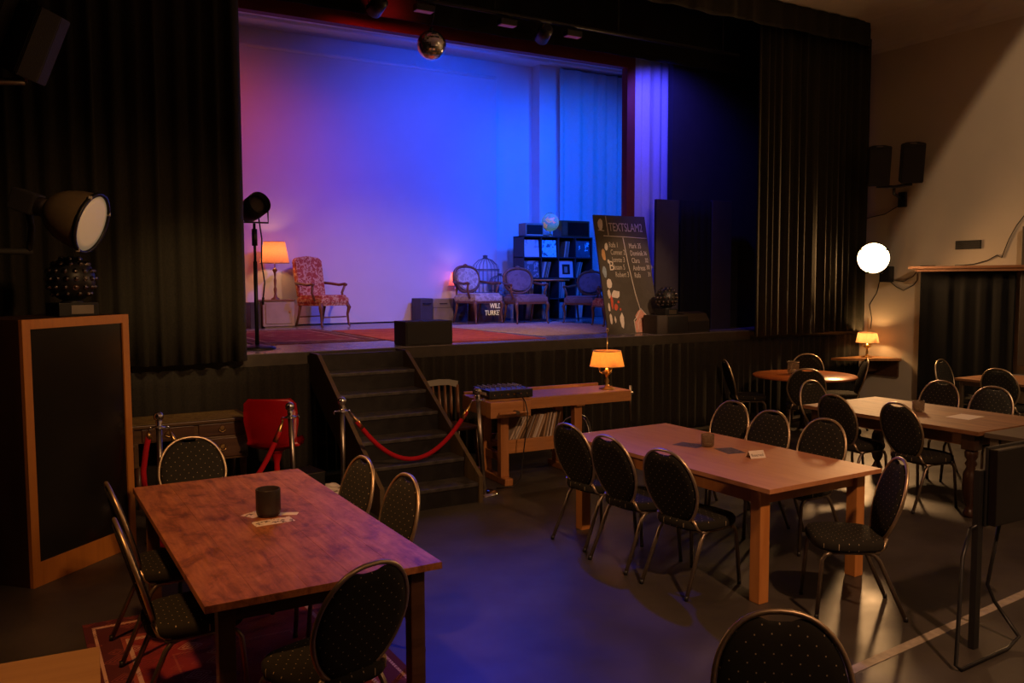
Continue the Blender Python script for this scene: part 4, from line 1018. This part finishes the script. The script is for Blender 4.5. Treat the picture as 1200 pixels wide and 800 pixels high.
def armchair(loc, rz, s, fab, woodm, label, kind='high', group='upholstered armchairs on the stage', rear=None):
    r = empty('armchair', loc, rz, label, 'armchair', group)
    r.scale = (s, s, s)
    w = .30; sh = .44
    ht = 1.10 if kind == 'high' else .92
    MB().box((0, .03, sh-.02), (2*w, .56, .10), .03).box((0, .03, sh+.04), (2*w-.06, .50, .05), .022).build('seat', fab, r)
    tb = .16
    if kind == 'high':
        poly = [(-w+.02, 0), (w-.02, 0), (w-.01, ht-sh-.08), (w-.06, ht-sh-.03), (.14, ht-sh-.015), (0, ht-sh), (-.14, ht-sh-.015), (-w+.06, ht-sh-.03), (-w+.01, ht-sh-.08)]
    else:
        poly = []
        for k in range(28):
            a = -PI/2+2*PI*k/28; c, q = math.cos(a), math.sin(a)
            poly.append((.275*math.copysign(abs(c)**.8, c)*(1-.18*max(0, -q)), (ht-sh)*.56+(ht-sh)*.46*math.copysign(abs(q)**.8, q)))
    BKM = Matrix.Translation((0, -.24, sh+.03)) @ Matrix.Rotation(tb, 4, 'X') @ Matrix(((1, 0, 0, 0), (0, 0, -1, .05), (0, 1, 0, 0), (0, 0, 0, 1)))
    if kind == 'high':
        MB().prism(poly, .08, BKM, .015).build('backrest', fab, r)
    else:
        cx_ = sum(p[1] for p in poly)/len(poly)
        MB().prism([(p[0]*.86, (p[1]-cx_)*.86+cx_) for p in poly], .09, BKM @ Matrix.Translation((0, 0, -.012)), .015).build('backrest', fab, r)
        MB().tube([BKM @ Vector((p[0], p[1], .04)) for p in poly], .026, 8, True).build('back_frame', woodm, r)
        MB().tube([BKM @ Vector((.05*x_, (ht-sh)*1.02+.03*(1-x_*x_), .03)) for x_ in (-1, -.5, 0, .5, 1)], .018, 6).build('crest', woodm, r)
    for q in (-1, 1):
        MB().tube([(q*(w-.02), -.25-.03, sh+.26), (q*(w+.02), -.12, sh+.245), (q*(w+.035), .05, sh+.225), (q*(w+.05), .17, sh+.24), (q*(w+.05), .20, sh+.225)], .022, 8).tube([(q*(w+.045), .17, sh+.22), (q*(w+.02), .13, sh+.10), (q*(w), .17, sh-.02)], .02, 8).build('armrest', woodm, r)
        MB().tube([(q*(w-.03), .27, sh-.05), (q*(w+.005), .30, sh-.13), (q*(w-.02), .285, .20), (q*(w-.01), .30, .03), (q*(w+.0), .325, .016)], .02, 8, rad=[.034, .032, .02, .015, .018]).build('leg', woodm, r)
        MB().tube([(q*(w-.04), -.20, sh-.05), (q*(w-.04), -.24, .2), (q*(w-.03), -.30, .014)], .02, 8, rad=[.028, .02, .017]).build('leg', woodm, r)
    MB().box((0, .03, sh-.078), (2*w-.02, .54, .045), .012).build('seat_rail', woodm if kind != 'high' else fab, r)
    if kind == 'high':
        MB().tube([(-w+.04, .27, .16), (w-.04, .27, .16)], .011, 6).tube([(-w+.04, -.25, .16), (w-.04, -.25, .16)], .011, 6).build('stretcher', woodm, r)
    return r
armchair((4.30, 13.25, H), face(.42, -.9), 1.0, M['tapestry'], M['carvedwood'], 'tall red tapestry armchair beside the lamp at the stage left', 'high')
armchair((6.80, 12.68, H+.0075), face(.22, -.97), 1.0, M['paleupholstery'], M['carvedwood'], 'carved armchair with pale cover left of the birdcages', 'low')
armchair((7.46, 12.22, H+.0075), face(-.10, -1), .96, M['mauveup'], M['carvedwood'], 'mauve armchair facing forward beneath the small orange edged table', 'low')
armchair((8.36, 11.75, H+.0075), face(-.85, -.5), .90, M['mauveup'], M['carvedwood'], 'low mauve armchair turned left before the record shelf', 'low')
armchair((8.20, 10.75, H+.0075), face(-.9, .25), .86, M['tapestry'], M['carvedwood'], 'tapestry seated armchair half hidden behind the blackboard', 'low')
# cases in a row
def casebox(x0, x1, y0, y1, h, mat, label):
    r = empty('suitcase', ((x0+x1)/2, (y0+y1)/2, H), 0, label, 'case', 'cases against the stage backdrop')
    w, d = (x1-x0)/2, (y1-y0)/2
    MB().bx(-w, w, -d, d, 0, h, .012).build('body', mat, r)
    MB().bx(-w-.003, w+.003, -d-.003, d+.003, h*.62, h*.64).build('seam', M['blackcase'], r)
    MB().tube([(-.07, -d, h*.8), (-.06, -d-.03, h*.8), (.06, -d-.03, h*.8), (.07, -d, h*.8)], .008, 6).build('handle', M['black'], r)
casebox(6.06, 6.30, 13.35, 13.72, .42, M['blackcase'], 'leftmost dark upright case in the row against the backdrop')
casebox(6.31, 6.70, 13.37, 13.72, .41, M['suitcase'], 'pale grey case left of the pink lamp at the backdrop')
casebox(6.71, 7.00, 13.40, 13.72, .41, M['blackcase'], 'dark case standing behind the pale covered armchair')
r = empty('table_lamp', (6.86, 13.56, H+.41), 0, 'small pink shaded lamp behind the pale covered armchair', 'lamp', 'lamps with fabric shades')
MB().lathe([(.06, 0), (.06, .01), (.02, .03), (.015, .1), (.03, .15), (.012, .2), (.01, .26)], (0, 0, 0), 16).build('base', M['brass'], r)
pleated_shade(.15, .09, .22, .46, SHADE_PINK, r, 40, .012)
bulb_light('lamp_bulb', (6.86, 13.56, H+.41+.36), 2.2, (1., .50, .40), .03)
# birdcages
def cage(loc, R, h, label):
    r = empty('birdcage', loc, 0, label, 'birdcage', 'wire birdcages on the stage')
    MB().lathe([(R*1.05, 0), (R*1.05, .05), (R, .06), (.0001, .06)], (0, 0, 0), 28).build('base', M['blackcase'], r)
    for k in range(20):
        a = 2*PI*k/20
        MB().tube([(R*math.cos(a), R*math.sin(a), .05), (R*math.cos(a), R*math.sin(a), h*.62), (R*.88*math.cos(a), R*.88*math.sin(a), h*.76), (R*.5*math.cos(a), R*.5*math.sin(a), h*.88), (.01*math.cos(a), .01*math.sin(a), h*.93)], .004, 5).build('bar', M['wire'], r)
    for (z, q, nm) in ((h*.3, R, 'hoop'), (h*.62, R*1.01, 'hoop'), (h*.65, R*1.01, 'hoop')): MB().tube([(q*math.cos(2*PI*i/32), q*math.sin(2*PI*i/32), z) for i in range(32)], .007, 5, True).build(nm, M['wire'], r)
    MB().lathe([(.05, h*.91), (.045, h*.94), (.03, h*.95), (.05, h*.98), (.02, h), (.0001, h)], (0, 0, 0), 16).build('finial', M['blackcase'], r)
r = empty('wooden_crate', (7.32, 13.30, H), math.radians(0), 'dark brown wooden crate with cream glowing letters between the armchairs', 'crate')
MB().bx(-.28, .24, -.18, .18, 0, .45, .006).build('body', M['crate'], r)
for z in (.12, .30): MB().bx(-.285, .245, -.186, -.18, z, z+.01).build('batten', M['darkoak'], r)
text('WILD', .125, (.085, -.187, .235), (PI/2, 0, 0), M['letterglow'], r, 'lettering', .002, 'CENTER', .74)
text('TURKEY', .125, (.035, -.187, .115), (PI/2, 0, 0), M['letterglow'], r, 'lettering', .002, 'CENTER', .74)
cage((7.30, 13.30, H+.45), .245, .72, 'front wire birdcage with dark knob standing on the brown crate')
r0 = (7.745, 13.57)
tag(MB().lathe([(.20, 0), (.20, .02), (.04, .05), (.03, .35), (.2, .39), (.2, .41)], (r0[0], r0[1], H), 20).build('plant_stand', M['blackcase']), 'low dark pedestal carrying the rear birdcage', 'stand')
cage((r0[0], r0[1], H+.41), .20, .44, 'rear wire birdcage beside the back wall corner')
# small round table with bright edge
r = empty('side_table', (8.18, 12.62, H), 0, 'small high table with lit orange edge before the record shelf', 'table')
MB().lathe([(.37, .71), (.38, .72), (.38, .74), (.0001, .742)], (0, 0, 0), 36).build('tabletop', M['pineleg'], r)
MB().lathe([(.16, .0), (.16, .02), (.03, .05), (.028, .68), (.08, .71)], (0, 0, 0), 16).build('pedestal', M['black'], r)

# record shelf with 4 x 4 cubes
SX, SYR = 7.98, 13.1; cw = .375; pt = .018
r = empty('record_shelf', (SX, SYR, H), 0, 'black cube shelf full of records at the stage rear', 'shelf')
b = MB()
for i in range(5): b.bx(i*cw-pt/2, i*cw+pt/2, 0, .36, 0, 4*cw+pt, .001)
for j in range(5): b.bx(-pt/2, 4*cw+pt/2, 0, .36, j*cw-pt/2+pt/2, j*cw+pt/2+pt/2, .001)
b.build('carcass', M['shelfblack'], r)
MB().bx(0, 4*cw, .352, .36, 0, 4*cw).build('back_panel', M['shelfblack'], r)
rs = random.Random(12)
def cellpos(i, j): return SX+i*cw+pt/2+.004, H+j*cw+pt+.0005
for (i, j, n, ln0) in ((2, 3, 7, .14), (1, 2, 10, .24), (3, 2, 6, .26), (0, 1, 12, .05), (1, 1, 12, .04), (2, 1, 11, .05), (3, 1, 9, .1), (1, 0, 11, .08), (2, 0, 12, .05), (3, 0, 10, .1), (0, 0, 8, .15)):
    x0, z0 = cellpos(i, j); x = x0+(.01 if (i, j) != (2, 3) else .11)
    for k in range(n):
        th = rs.choice((.008, .012, .016)); ln = ln0
        if x+th/math.cos(ln)+.30*math.sin(ln) > x0+cw-pt-.008: break
        record(x+th/2, SYR+.175, z0+th/2*math.sin(ln), 0, ln, th, rs.choice((0, 1, 2, 3, 4, 4)), 'one of the record sleeves filed in the black cube shelf', 'records filed in the cube shelf', .29, .295)
        x += (th+.002)/math.cos(ln)
covers = [((0, 3), patchy('white portrait cover', [(.66, .66, .66), (.66, .66, .66), (.45, .45, .48), (.70, .70, .70)], 3.5, .4), 'plain white record cover facing out in the top left cube'),
          ((1, 3), patchy('splashed cyan reflection cover', [(.05, .22, .28), (.25, .95, 1.), (.4, 1., 1.), (.06, .4, .5), (.35, .98, 1.)], 7., .35), 'splashed record cover with painted cyan reflection facing out in the top row'),  # bright reflection put into the sleeve colour as cyan
          ((3, 3), patchy('wedge cyan reflection cover', [(.03, .10, .14), (.05, .12, .16), (.3, .95, 1.), (.06, .14, .2)], 5., .35), 'wedge patterned record cover with painted cyan reflection next to the blackboard edge'),  # cyan patches are a reflection put into the colour
          ((0, 2), patchy('landscape cover', [(.35, .36, .38), (.12, .13, .15), (.42, .42, .44), (.2, .21, .24)], 5., .4), 'landscape record cover facing out in the second row'),
          ((2, 2), patchy('framed photo cover', [(.62, .62, .62), (.60, .60, .60)], 4., .4), 'pale bordered record cover with dark picture in the second row')]
for (ij, mt, lb) in covers:
    x0, z0 = cellpos(*ij)
    o = MB().bx(-.155, .155, -.004, .004, 0, .312, .001).build('record_cover', mt); o.location = (x0+cw/2-pt/2-.002, SYR+.035, z0+.001); o.rotation_euler = (-.10, 0, 0)
    tag(o, lb, 'record', 'record covers facing out')
    if ij == (2, 2):
        q = MB().bx(-.085, .085, -.0055, -.004, .06, .245).build('picture', M['black'], o)
        MB().bx(-.04, .03, -.0065, -.0055, .09, .20).build('portrait', M['suitcase'], q)
# on top of the shelf
ztop = H+4*cw+pt+pt/2-pt/2
r = empty('radio_box', (SX+.27, SYR+.18, ztop), 0, 'old blue looking radio box on the left of the record shelf', 'radio')
MB().bx(-.20, .18, -.13, .13, 0, .235, .012).build('body', M['suitcase'], r)
MB().bx(-.18, .155, -.134, -.13, .03, .20).build('front_cloth', M['grille'], r)
MB().bx(-.18, .155, -.138, -.134, .012, .028).build('dial', M['paper'], r)
r = empty('desk_globe', (SX+.67, SYR+.17, ztop), 0, 'round earth globe on a stand on the record shelf', 'globe')
MB().lathe([(.10, 0), (.10, .012), (.03, .03), (.015, .07), (.012, .10)], (0, 0, 0), 20).build('base', M['steel'], r)
MB().sphere((0, 0, .265), .165, 32, 20).build('sphere', M['globesea'], r)
arc = [(.175*math.sin(a)*math.cos(.4), .175*math.sin(a)*math.sin(.4)*0-.0, .265+.175*math.cos(a)) for a in [(-.25*PI)+PI*1.1*k/16 for k in range(17)]]
MB().tube([(-p[0], p[1], p[2]) for p in arc], .006, 6).build('meridian', M['brass'], r)
r = empty('tube_radio', (SX+1.10, SYR+.18, ztop), 0, 'dark wooden radio with screen front on the right of the record shelf', 'radio')
MB().bx(-.27, .36, -.15, .15, 0, .30, .008).build('body', M['darkoak'], r)
MB().bx(-.13, .33, -.155, -.15, .03, .265, .002).build('front_screen', M['darkglass'], r)
MB().bx(-.25, -.15, -.155, -.15, .03, .265, .002).build('panel', M['crate'], r)

# ------------------------------------------------------------------ lights above the stage
r = empty('lighting_bar', (0, 8.85, 5.13), 0, 'black lighting bar across the top of the stage opening', 'lighting bar')
MB().cyl((1.2, 0, 0), (8.9, 0, 0), .024, seg=12).build('pipe', M['blackmetal'], r)
for x in (1.6, 3.4, 5.0, 6.8, 8.6): MB().cyl((x, 0, .02), (x, 0, .648), .008, seg=8).build('hanger', M['blackmetal'], r)
def ledbar(x, label):
    r = empty('light_batten', (x, 8.85, 5.10), 0, label, 'stage light', 'stage lights on the bar')
    MB().bx(-.11, .11, -.05, .05, -.10, -.03, .006).build('housing', M['blackmetal'], r)
    MB().bx(-.10, .10, -.045, .045, -.104, -.10).build('lens_strip', M['ledpink'], r)
    MB().tube([(-.06, 0, -.03), (-.06, 0, .02), (0, 0, .055), (.06, 0, .02), (.06, 0, -.03)], .007, 6).build('bracket', M['blackmetal'], r)
ledbar(4.10, 'small flat stage light left of the mirror ball'); ledbar(5.17, 'small flat stage light in the middle of the lighting bar'); ledbar(6.10, 'small flat stage light near the right end of the lighting bar')
def parcan(x, tgt, label):
    r = empty('par_can', (x, 8.85, 5.10), 0, label, 'stage light', 'stage lights on the bar')
    q = Matrix.Translation((0, 0, -.12)) @ (Vector(tgt)-Vector((x, 8.85, 4.98))).to_track_quat('Z', 'Y').to_matrix().to_4x4()
    MB().lathe([(.05, -.13), (.085, -.09), (.09, .10), (.084, .10), (.08, .05), (.0001, .045)], (0, 0, 0), 20, q).build('housing', M['blackmetal'], r)
    MB().lathe([(.078, .055), (.0001, .06)], (0, 0, 0), 20, q).build('lens', M['ledred'], r)
    MB().tube([(-.10, 0, -.12), (-.10, 0, 0), (0, 0, .03), (.10, 0, 0), (.10, 0, -.12)], .006, 6).build('yoke', M['blackmetal'], r)
parcan(3.55, (3.0, 14, 3), 'round stage spotlight left of the mirror ball on the lighting bar'); parcan(5.68, (6.8, 14, 3.2), 'round stage spotlight with angular flaps between two flat stage lights')
r = empty('mirror_ball', (4.26, 9.0, 4.69), 0, 'mirror ball hanging at the top of the stage opening', 'mirror ball')
MB().sphere((0, 0, 0), .165, 40, 22, smooth=False).build('ball', M['mirror'], r)
MB().cyl((0, 0, .16), (0, 0, .20), .025, .02, 12).build('cap', M['blackmetal'], r)
MB().cyl((0, 0, .2), (0, -.14, .45), .004, seg=6).build('chain', M['blackmetal'], r)

# ------------------------------------------------------------------ lighting
w = D.worlds.new('World'); scene.world = w; w.use_nodes = True
w.node_tree.nodes['Background'].inputs['Color'].default_value = (.9, .8, .7, 1); w.node_tree.nodes['Background'].inputs['Strength'].default_value = .011
BLUE = (0., .07, 1.0); RED = (1., .05, .12)
spot('stage_wash_blue', (7.4, 9.95, 5.5), (6.8, 14, 3.1), 900, BLUE, 95, .9, .12)
spot('stage_wash_blue_side', (9.4, 10.2, 5.5), (9.5, 13.8, 3.0), 620, (0., .10, 1.), 90, .8, .12)
spot('stage_wash_violet', (5.9, 9.95, 5.5), (5.9, 14, 3.2), 110, (.03, .04, 1.0), 90, .9, .12)
spot('stage_wash_red', (1.9, 10.6, 5.3), (2.9, 14, 3.2), 175, (1., .10, .13), 84, .9, .12)
spot('beam_red', (3.7, 8.80, 4.93), (3.7, 9.6, 5.0), 24, (1., .02, .02), 140, .8, .05)
spot('bar_blue', (7.55, 8.78, 4.86), (8.25, 9.85, 4.0), 190, (.06, .05, 1.), 96, .7, .06)
spot('bar_blue_deep', (5.3, 8.78, 4.88), (8.4, 13, 2.1), 260, (.02, .12, 1.), 40, .7, .06)
spot('added_blue_floor', (4.6, 8.80, 4.93), (2.7, 3.9, 0), 620, (0., .03, 1.), 30, 1., .06)  # added spot, stands in for the backdrop's blue reflection on the floor
spot('bar_warm', (5.0, 8.78, 4.88), (5.2, 11.5, 1.3), 330, (1., .50, .32), 80, .8, .08)
spot('stage_front_warm', (6.2, 2.6, 5.5), (7.5, 9.3, 1.95), 1000, (1., .60, .34), 12.5, .6, .12)
# bell floodlight
spot('bell_floodlight_beam', ctr+ax*.05, ctr+ax*3, 90, (1., .48, .18), 92, .6, .16)
# house lamps out of frame, then added warm spots
P0 = Vector((7.5, 2.0, 5.0)); spot('house_lamp_right', P0, P0+Vector((.853, -.279, -.441)), 420, (1., .66, .38), 140, .03, .05)
spot('house_lamp_tables', (2.9, -.8, 5.4), (4.5, 4.8, .7), 900, (1., .50, .25), 66, .8, .15)
spot('added_rug_spot', (-.3, 3.0, 4.6), (.75, 4.5, .7), 360, (1., .42, .13), 44, .8, .12)  # added spot, replaces the bell floodlight's warm reach over the worn table
spot('added_curtain_spot', (1.7, 4.2, 4.6), (1.45, 8.58, 1.75), 420, (1., .60, .26), 20, .9, .1)  # added unseen spot for the warm patch on the left curtain
spot('added_left_spot', (2.6, 1.2, 4.4), (1.15, 7.8, 1.25), 380, (1., .52, .21), 40, .8, .12)  # added fill spot to brighten the cabinet, desk and red chair

scene.view_settings.view_transform = 'Standard'
scene.view_settings.look = 'None'
scene.view_settings.exposure = 0.0
scene.view_settings.gamma = 1.0
scene.view_settings.use_curve_mapping = False
